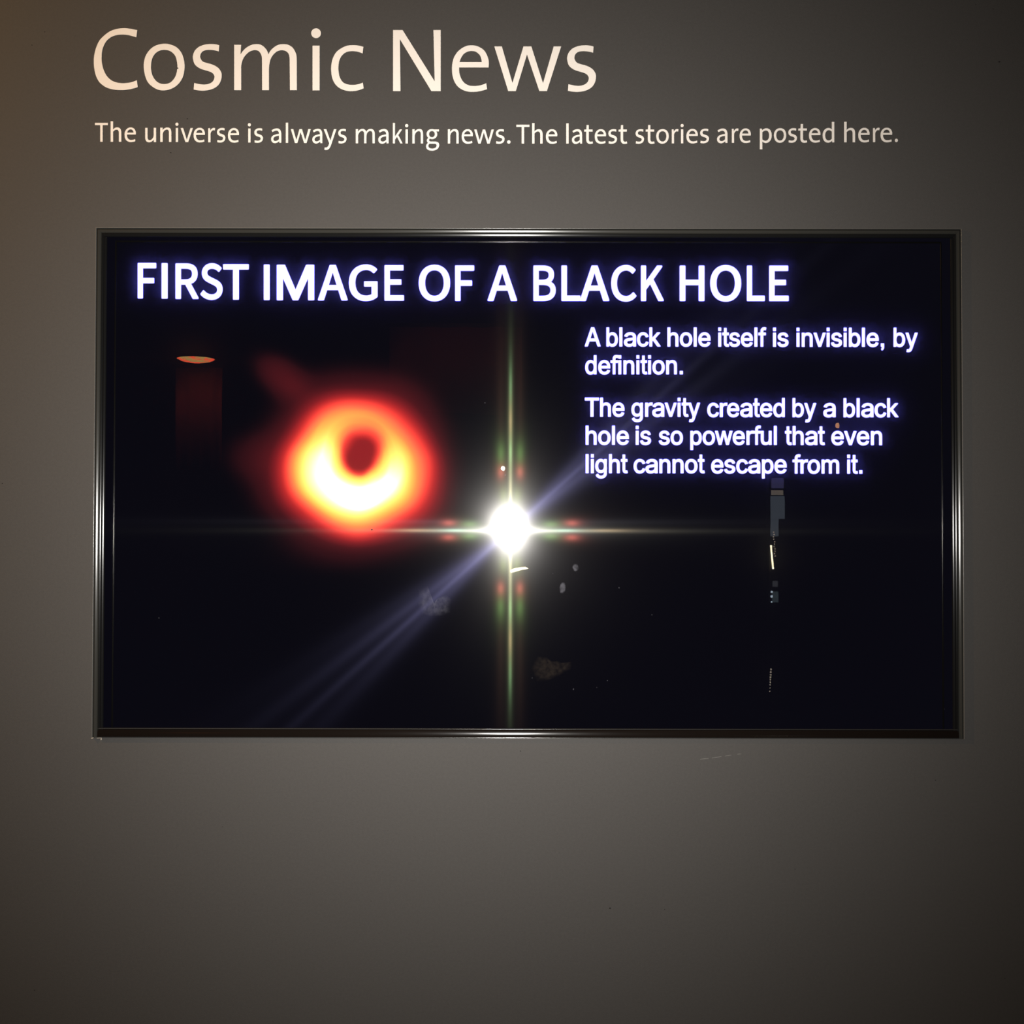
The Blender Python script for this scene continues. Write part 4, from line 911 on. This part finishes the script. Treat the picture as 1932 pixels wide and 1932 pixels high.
OUT4 = [(-88.6, 146), (-77, 141), (-69, 138.5), (-62, 137), (-54, 138), (-48, 140), (-41, 141), (-35.7, 140.5), (-30, 139), (-21.3, 135.5), (-12, 132), (-7, 130.5), (-1, 127.5), (4.7, 122.5),
        (11.5, 116.5), (19.4, 111.5), (25.5, 108), (32.4, 105), (39, 103), (47.5, 102.5), (57, 102), (69, 102.5), (80, 103), (92, 104.5), (103, 107.5), (112, 110.5), (122, 113.5), (135, 116),
        (151, 117), (158, 119), (165, 123.5), (171, 130), (176, 135.5), (181, 139.5), (188, 143), (194, 145.5), (206, 149), (214, 146.5), (223, 143), (232, 141.5), (240, 142), (249.5, 144), (259, 145.5), (266, 147)]
IN4 = [(-87, 33), (-58, 28.5), (-31, 28), (-5, 30), (21, 37), (39, 43), (54.5, 46), (68, 46.5), (91, 45), (110.5, 45.5), (130, 41.8), (147, 38), (168, 34), (189, 32.8), (211, 32.2), (232, 32.6), (256, 33)]


def around(th, pts):
    a = np.array([p[0] for p in pts]) % 360; r = np.array([p[1] for p in pts], float)
    o = np.argsort(a)
    return np.interp(th, a[o], r[o], period=360)


def periodic(t, arr):
    """Catmull-Rom through eight directions"""
    i = np.floor(t).astype(int); u = (t - i)[:, None]
    p0, p1, p2, p3 = (arr[(i + k) % 8] for k in (-1, 0, 1, 2))
    return .5 * (2 * p1 + (p2 - p0) * u + (2 * p0 - 5 * p1 + 4 * p2 - p3) * u ** 2 + (3 * p1 - p0 - 3 * p2 + p3) * u ** 3)


def level(px, py):
    dx, dy = px - 680.5, 862.0 - py
    r = np.hypot(dx, dy); th = (np.degrees(np.arctan2(dy, dx)) % 360) / 45
    K = periodic(th, keys); Tb = periodic(th, tab)
    dg = th * 45
    wts = [1, 2, 3, 2, 1]
    o4 = sum(w_ * around(dg + (k - 2) * 4, OUT4) for k, w_ in enumerate(wts)) / 9
    i4 = sum(w_ * around(dg + (k - 2) * 5, IN4) for k, w_ in enumerate(wts)) / 9
    mid = (K[:, 2] - K[:, 1]) / (K[:, 3] - K[:, 1])
    K[:, 4] = o4 + (K[:, 4] - K[:, 3])
    K[:, 3] = o4; K[:, 1] = i4
    K[:, 2] = i4 + mid * (o4 - i4)
    s = np.empty_like(r)
    ks = np.array([0, .5, 1.3, 2.2, 3.0])
    for k in range(len(r)):
        s[k] = np.interp(r[k], K[k], ks)
    idx = s / 3 * 90
    i0 = np.clip(np.floor(idx).astype(int), 0, 89); u = idx - i0
    rows = np.arange(len(r))
    lv = Tb[rows, i0] * (1 - u) + Tb[rows, i0 + 1] * u
    over = np.clip((r - K[:, 4]) / 60.0, 0, 1)
    lv = np.where(r > K[:, 4], lv * (1 - over) ** 2, lv)
    c, sn = math.cos(math.radians(38)), math.sin(math.radians(38))
    for cx, cy_, w1, w2, amp, flat in ((533, 712, 62, 36, 1.0, 1), (470, 860, 60, 45, .42, 0), (660, 735, 130, 50, .35, 0), (620, 1040, 120, 45, .25, 0)):
        ex, ey = px - cx, py - cy_
        if flat: ex, ey = ex * c + ey * sn, -ex * sn + ey * c
        g = amp * np.exp(-((ex / w1) ** 2 + (ey / w2) ** 2) ** 1.3)
        lv = np.sqrt(lv ** 2 + g ** 2) if False else np.maximum(lv, 0) + g * np.clip(1 - lv / 2.5, 0, 1)
    return np.clip(lv, 0, 10)


xs = np.arange(380, 941, 2.5); ys = np.arange(620, 1131, 2.5)
XX, YY = np.meshgrid(xs, ys)
LV = level(XX.ravel(), YY.ravel())
lin = lambda c: np.where(c <= .04045, c / 12.92, ((c + .055) / 1.055) ** 2.4)
cl = np.array([c for _, c in COLS], float) / 255
rgb = lin(np.stack([np.interp(LV, range(11), cl[:, k]) for k in range(3)], 1))
rgb[LV > 9] *= (1 + 0.25 * (LV[LV > 9] - 9))[:, None]
edge = np.clip(np.minimum.reduce([XX.ravel() - 380, 940 - XX.ravel(), YY.ravel() - 620, 1130 - YY.ravel()]) / 60, 0, 1)
bgc = np.array([0.0030, 0.0028, 0.0054])
w = np.clip(LV / .6, 0, 1)[:, None] * edge[:, None]
rgb = rgb * w / 0.93 + bgc * (1 - w)
nx, ny = len(xs), len(ys)
pts = [at(float(x), float(y), DY - 0.0002) for x, y in zip(XX.ravel(), YY.ravel())]
faces = [(j * nx + i, (j + 1) * nx + i, (j + 1) * nx + i + 1, j * nx + i + 1) for j in range(ny - 1) for i in range(nx - 1)]
M_ring, nt2, out2 = mat_new('display_picture')
at_ = nt2.nodes.new('ShaderNodeAttribute'); at_.attribute_name = 'picture'
em_ = nt2.nodes.new('ShaderNodeEmission')
nt2.links.new(at_.outputs['Color'], em_.inputs[0]); nt2.links.new(em_.outputs[0], out2.inputs[0])
ring = mesh_obj('slide_picture', pts, faces, M_ring, disp)
ca = ring.data.color_attributes.new('picture', 'FLOAT_COLOR', 'POINT')
ca.data.foreach_set('color', np.concatenate([rgb, np.ones((len(rgb), 1))], 1).astype(np.float32).ravel())
ring['label'] = 'glowing orange ring around a dark centre'

# ------------------------------------------------------------ marks on the glass and on the wall


def grease(name, col, dens):
    m_, nt_, out_ = mat_new(name)
    a = nt_.nodes.new('ShaderNodeBsdfTransparent')
    b = nt_.nodes.new('ShaderNodeBsdfDiffuse'); b.inputs[0].default_value = (*col, 1)
    mx = nt_.nodes.new('ShaderNodeMixShader')
    tc = nt_.nodes.new('ShaderNodeTexCoord')
    n = nt_.nodes.new('ShaderNodeTexNoise'); n.inputs['Scale'].default_value = 160
    nt_.links.new(tc.outputs['Object'], n.inputs['Vector'])
    r = nt_.nodes.new('ShaderNodeMapRange')
    r.inputs['From Min'].default_value = 0.35; r.inputs['From Max'].default_value = 0.65
    r.inputs['To Min'].default_value = dens * 0.4; r.inputs['To Max'].default_value = dens * 1.3
    nt_.links.new(n.outputs[0], r.inputs['Value'])
    at2 = nt_.nodes.new('ShaderNodeAttribute'); at2.attribute_name = 'soft'
    ml = nt_.nodes.new('ShaderNodeMath'); ml.operation = 'MULTIPLY'
    nt_.links.new(r.outputs[0], ml.inputs[0]); nt_.links.new(at2.outputs['Fac'], ml.inputs[1])
    nt_.links.new(ml.outputs[0], mx.inputs[0])
    nt_.links.new(a.outputs[0], mx.inputs[1]); nt_.links.new(b.outputs[0], mx.inputs[2])
    nt_.links.new(mx.outputs[0], out_.inputs[0])
    return m_


rng = random.Random(4)


def patch(name, poly, mat, parent, y, thick=0.0002, label=None):
    """thin raised patch: outline in photograph pixels, domed a little in the middle"""
    P = [at(px, py, y) for px, py in poly]
    c = sum(P, Vector()) / len(P)
    n = len(P)
    v = [tuple(p) for p in P] + [tuple(p.lerp(c, .35) + Vector((0, -thick, 0))) for p in P] + [(c.x, c.y - thick * 1.2, c.z)]
    f = [(k, (k + 1) % n, n + (k + 1) % n, n + k) for k in range(n)] + [(n + k, n + (k + 1) % n, 2 * n) for k in range(n)]
    o = mesh_obj(name, v, f, mat, parent)
    so = o.data.attributes.new('soft', 'FLOAT', 'POINT')     # thin at the rim, full inside
    so.data.foreach_set('value', [0.0] * n + [1.0] * (n + 1))
    if label: o['label'] = label
    return o


def blob(cx, cy_, rx, ry, n=12, jit=.12, rot=0.0):
    out_ = []
    for k in range(n):
        a = 2 * PI * k / n
        j = 1 + rng.uniform(-jit, jit)
        x, y = rx * math.cos(a) * j, ry * math.sin(a) * j
        out_.append((cx + x * math.cos(rot) - y * math.sin(rot), cy_ + x * math.sin(rot) + y * math.cos(rot)))
    return out_


gy = glass_y - 0.0001
M_glint = principled('painted_pale_glint', (0.75, 0.80, 0.72), 0.9)
M_glint_streak = principled('painted_cream_glint', (0.95, 0.86, 0.55), 0.9)
M_g1 = grease('finger_grease', (0.50, 0.50, 0.58), 0.085)
M_g2 = grease('faint_smear', (0.50, 0.50, 0.60), 0.03)
M_g3 = grease('tan_stain', (0.55, 0.42, 0.28), 0.013)
M_crumb = principled('brown_crumb', (0.30, 0.14, 0.08), 0.9)
patch('dust_glint_speck', blob(949.2, 884.0, 4.0, 4.8), M_glint, tv, gy)  # small bright reflection in the glass, painted as a pale matte spot
patch('dust_glint_speck', blob(953.5, 896.5, 1.9, 1.9, 8), M_g1, tv, gy)
patch('painted_glint_streak', [(962, 1078), (963, 1075), (971, 1072), (984, 1069.8), (992, 1069.6), (997, 1072.5), (993, 1074), (984, 1075.5), (972, 1079), (964, 1081)], M_glint_streak, tv, gy, 0.0004, 'short curved cream reflection painted on the glass')  # curved bright reflection, built as a cream matte strip on the glass
patch('finger_smudge', blob(1086, 1070.5, 6.5, 7.5), M_g1, tv, gy)
patch('finger_smudge', blob(1061.5, 1109, 6.0, 11.5, rot=.15), M_g1, tv, gy)
patch('finger_smudge', [(789, 1112), (806, 1104), (814, 1130), (820, 1151), (826, 1128), (842, 1122), (852, 1130), (850, 1156), (832, 1163), (812, 1164), (795, 1158), (788, 1140)], M_g2, tv, gy)
patch('tan_smudge', [(1002, 1262), (1008, 1246), (1014, 1238), (1032, 1240), (1040, 1247), (1052, 1247), (1060, 1250), (1080, 1248), (1079, 1262), (1066, 1268), (1056, 1275), (1036, 1284), (1012, 1286)], M_g3, tv, gy)
patch('dust_glint_speck', blob(1580, 803, 4.2, 5.4), M_crumb, tv, gy, label='brown speck')
for px, py, r in ((1168, 1109, 1.3), (1043, 1082, 1.0), (1082, 1300.5, 1.5), (1781, 1338, 1.4), (1146, 1284, 1.1), (1004, 1279, 1.2), (300, 1166, 1.2), (915, 760, 1.0), (1230, 1160, 1.2), (1460, 842, 1.6), (1126, 1297, 1.0)):
    patch('dust_glint_speck', blob(px, py, r, r * 1.3, 7), M_g1, tv, gy)
patch('dust_glint_speck', blob(701.5, 999.3, 1.7, 1.3, 8), M_spec, tv, gy, label='dark speck')

# specks, a scratch and chipped paint on the wall
for px, py, r in ((1150.5, 1713.5, 1.9), (1885.5, 116.5, 1.9), (1765, 1472, 1.2), (84.5, 60, 1.2), (60, 85, 1.1), (335, 128.5, 1.6), (4.5, 912, 1.3), (353.5, 224, 1.3), (322, 288, 1.4), (1254, 1716, .9),
                  (982, 1417, 1.0), (700, 1700, .8), (420, 1560, .8), (1500, 1640, .8), (1841, 9, 1.0), (65, 1868, 1.2), (1874, 17, .9), (1896, 1846, 1.0)):
    patch('paint_speck', blob(px, py, r, r * .8, 8, .25), M_spec, wall, -0.00002 if px != 335 else -0.0007, 0.0002)
M_scr = principled('scratch', (0.13, 0.125, 0.115), 0.8)
for a, b in (((1321, 1432.6), (1337, 1431.2)), ((1343, 1430.2), (1361, 1427.6)), ((1368, 1426.6), (1380, 1424.8)), ((1391, 1423.2), (1399, 1422.4))):
    patch('wall_scratch', [(a[0], a[1] - .5), ((a[0] + b[0]) / 2, (a[1] + b[1]) / 2 - .9), (b[0], b[1] - .4), (b[0], b[1] + .3), ((a[0] + b[0]) / 2, (a[1] + b[1]) / 2 + .5), (a[0], a[1] + .4)], M_scr, wall, -0.00002, 0.0001)
for poly in ([(173.5, 1390.4), (176.5, 1388.8), (178.5, 1387), (180, 1388.2), (183, 1389.6), (181, 1391.8), (177.5, 1391.6), (174.5, 1393.6), (171.5, 1393.6)],
             [(190, 1393), (191.5, 1391.8), (192.2, 1394), (191.6, 1396.6), (189.4, 1396)], [(182, 1392.2), (189, 1391.4), (195, 1390.6), (190, 1392.6), (184, 1393.4)]):
    patch('paint_chip', poly, M_chip, wall, -0.00002, 0.0003)

# ------------------------------------------------------------ the dark gallery behind the camera, seen mirrored in the glass
# round red and amber light in the ceiling
Yd = 7.6
while CZ + ray(370, 655).z * (DIST + Yd) < RZ1 - 0.012:
    Yd += 0.005
lc = mirrored(370, 655, Yd)
M_lens, ntl, outl = mat_new('stained_lens')
tcl = ntl.nodes.new('ShaderNodeTexCoord')
nzl = ntl.nodes.new('ShaderNodeTexNoise'); nzl.inputs['Scale'].default_value = 11
ntl.links.new(tcl.outputs['Object'], nzl.inputs['Vector'])
cr = ntl.nodes.new('ShaderNodeValToRGB')
cr.color_ramp.elements[0].position = .44; cr.color_ramp.elements[0].color = (0.42, 0.28, 0.08, 1)
cr.color_ramp.elements[1].position = .56; cr.color_ramp.elements[1].color = (1.0, 0.09, 0.04, 1)
ntl.links.new(nzl.outputs[0], cr.inputs[0])
eml = ntl.nodes.new('ShaderNodeEmission'); eml.inputs[1].default_value = 14
ntl.links.new(cr.outputs[0], eml.inputs[0]); ntl.links.new(eml.outputs[0], outl.inputs[0])
dl = empty('ceiling_downlight', (lc.x, lc.y, RZ1 - 0.03), 'round red and amber ceiling light, mirrored at the upper left of the screen', 'lamp')
MB().lathe([(0.17, 0.0295), (0.170, 0.002), (0.158, -0.001), (0.149, 0.004)], (lc.x, lc.y, RZ1 - 0.03), 32).build('lamp_ring', M_black, dl, True)
MB().lathe([(0.150, 0.001), (0.12, -0.014), (0.06, -0.026), (0.001, -0.030)], (lc.x, lc.y, RZ1 - 0.03), 32).build('lamp_lens', M_lens, dl, True)

M_red = principled('stand_in_red_cloth', (0.30, 0.085, 0.075), 0.9, bump=(120, .4, .004))
# added cloth panels standing in for reddish room reflections in the glass
for (x0, y0, x1, y1, Y, lbl) in ((332, 672, 418, 886, Yd + .30, 'narrow dark red banner added for the reddish reflection under the red ceiling light'),
                                 (735, 592, 985, 772, 6.0, 'wide dark red banner added for the reddish reflection above the glowing ring')):
    a, b = mirrored(x0, y0, Y), mirrored(x1, y1, Y)
    top_z = RZ1 - 0.002
    bn = empty('stand_in_banner', ((a.x + b.x) / 2, -Y, b.z), lbl, 'banner')
    N_, v = 24, []
    for k in range(N_ + 1):
        u = k / N_
        x = a.x + (b.x - a.x) * u
        w_ = 0.012 * math.sin(u * 2 * PI * 4)
        for zz, yo in ((min(a.z, top_z - .05), 0.0), (b.z - .05 * u * (x1 - x0 > 150), 0.0)):
            v.append((x, -Y + w_, zz)); v.append((x, -Y + w_ - .006, zz))
    f = []
    for k in range(N_):
        q = 4 * k
        f += [(q, q + 4, q + 6, q + 2), (q + 1, q + 3, q + 7, q + 5), (q, q + 1, q + 5, q + 4), (q + 2, q + 6, q + 7, q + 3)]
    mesh_obj('stand_in_cloth', v, f, M_red, bn, True)
    MB().add(box(a.x - .02, b.x + .02, -Y - .012, -Y + .012, min(a.z, top_z - .05) - .005, min(a.z, top_z - .05) + .02)).build('stand_in_top_rail', M_black, bn)
    for xx in (a.x + .03, b.x - .03):
        MB().add(box(xx - .003, xx + .003, -Y - .003, -Y + .003, min(a.z, top_z - .05) + .015, RZ1)).build('stand_in_hanger', M_black, bn)
    lamp('added_banner_spot', 'SPOT', ((a.x + b.x) / 2, -Y + .9, RZ1 - .05), 20.0 if x1 < 500 else 13.0, (1.0, 0.42, 0.34), 0.03, aim=((a.x + b.x) / 2, -Y, a.z * .25 + b.z * .75), size=1.1 if x1 < 500 else 1.3, blend=.6)  # unseen red spot, added so the cloth shows in the glass

# tall narrow lit exhibit column
Yc = 7.9
g_ = lambda px, py, Y=Yc: mirrored(px, py, Y)
c0 = g_(1461, 1000)
col = empty('exhibit_column', (c0.x, -Yc, 0), 'tall narrow exhibit column with lit header and a string of bulbs, mirrored below the slide text', 'exhibit')
M_hd = emissive('lit_header', (0.62, 0.74, 0.90), 0.95)
M_hd2 = emissive('violet_header_light', (0.45, 0.42, 1.0), 0.9)
M_bulb = emissive('warm_bulb', (1.0, 0.86, 0.55), 42)
M_bulb2 = emissive('dim_bulb', (1.0, 0.82, 0.62), 5.0)
M_cool = emissive('cool_bulb', (0.7, 0.85, 1.0), 9.0)
M_tan = emissive('lit_caption', (0.8, 0.66, 0.52), 1.9)


def slab(name, x0, y0, x1, y1, mat, d0=0.0, d1=0.03):
    a, b = g_(x0, y0), g_(x1, y1)
    return mesh_obj(name, *box(min(a.x, b.x), max(a.x, b.x), -Yc + d0, -Yc + d1, min(a.z, b.z), max(a.z, b.z)), mat, col)


za_, zb_ = g_(1453, 884), g_(1479, 884)
mesh_obj('pillar', *box(za_.x - .01, zb_.x + .01, -Yc - .12, -Yc - .0, 0, za_.z + .02), M_black, col)
mesh_obj('foot', *box(za_.x - .06, zb_.x + .06, -Yc - .18, -Yc + .06, 0, .03), M_black, col)
slab('header_panel', 1455, 902, 1477, 921, M_hd2)
slab('caption_band', 1454.5, 925, 1476, 934, M_tan)
slab('header_panel', 1453.5, 936, 1479, 979, M_hd)
slab('header_panel', 1453.5, 979.5, 1468, 1012, M_hd, 0, .02)
slab('lit_label', 1457.5, 1096, 1466, 1107, emissive('pale_label', (0.6, 0.62, 0.7), .7))
slab('lit_label', 1456.5, 1116, 1467, 1136, emissive('teal_label', (0.4, 0.55, 0.62), .9))


def bulb(px, py, r, mat, name='bulb'):
    c = g_(px, py)
    R = r * (DIST + Yc) / FPX
    MB().lathe([(R * math.sin(PI * k / 6 + .001), R * math.cos(PI * k / 6)) for k in range(7)], (c.x, c.y + .03 + R, c.z), 10).build(name, mat, col, True)


for k in range(11):
    bulb(1452.6 + (1456.2 - 1452.6) * k / 10, 1030.5 + 4.1 * k, 1.95, M_bulb)
for k in range(11):
    bulb(1457.5 + 3.2 * k / 10 + 1.2 * math.sin(k * 1.9), 1004 + 4.5 * k, 1.3, M_bulb2)
for py, r in ((1116.3, 2.3), (1124.8, 2.5), (1135.0, 1.5)):
    bulb(1453.7, py, r, M_cool)
for k, py in enumerate((1262, 1267, 1272, 1276.5, 1281, 1286, 1291, 1297, 1303)):
    bulb(1452.6 - k * .25, py, 1.7 if k < 6 else 1.2, M_bulb2)
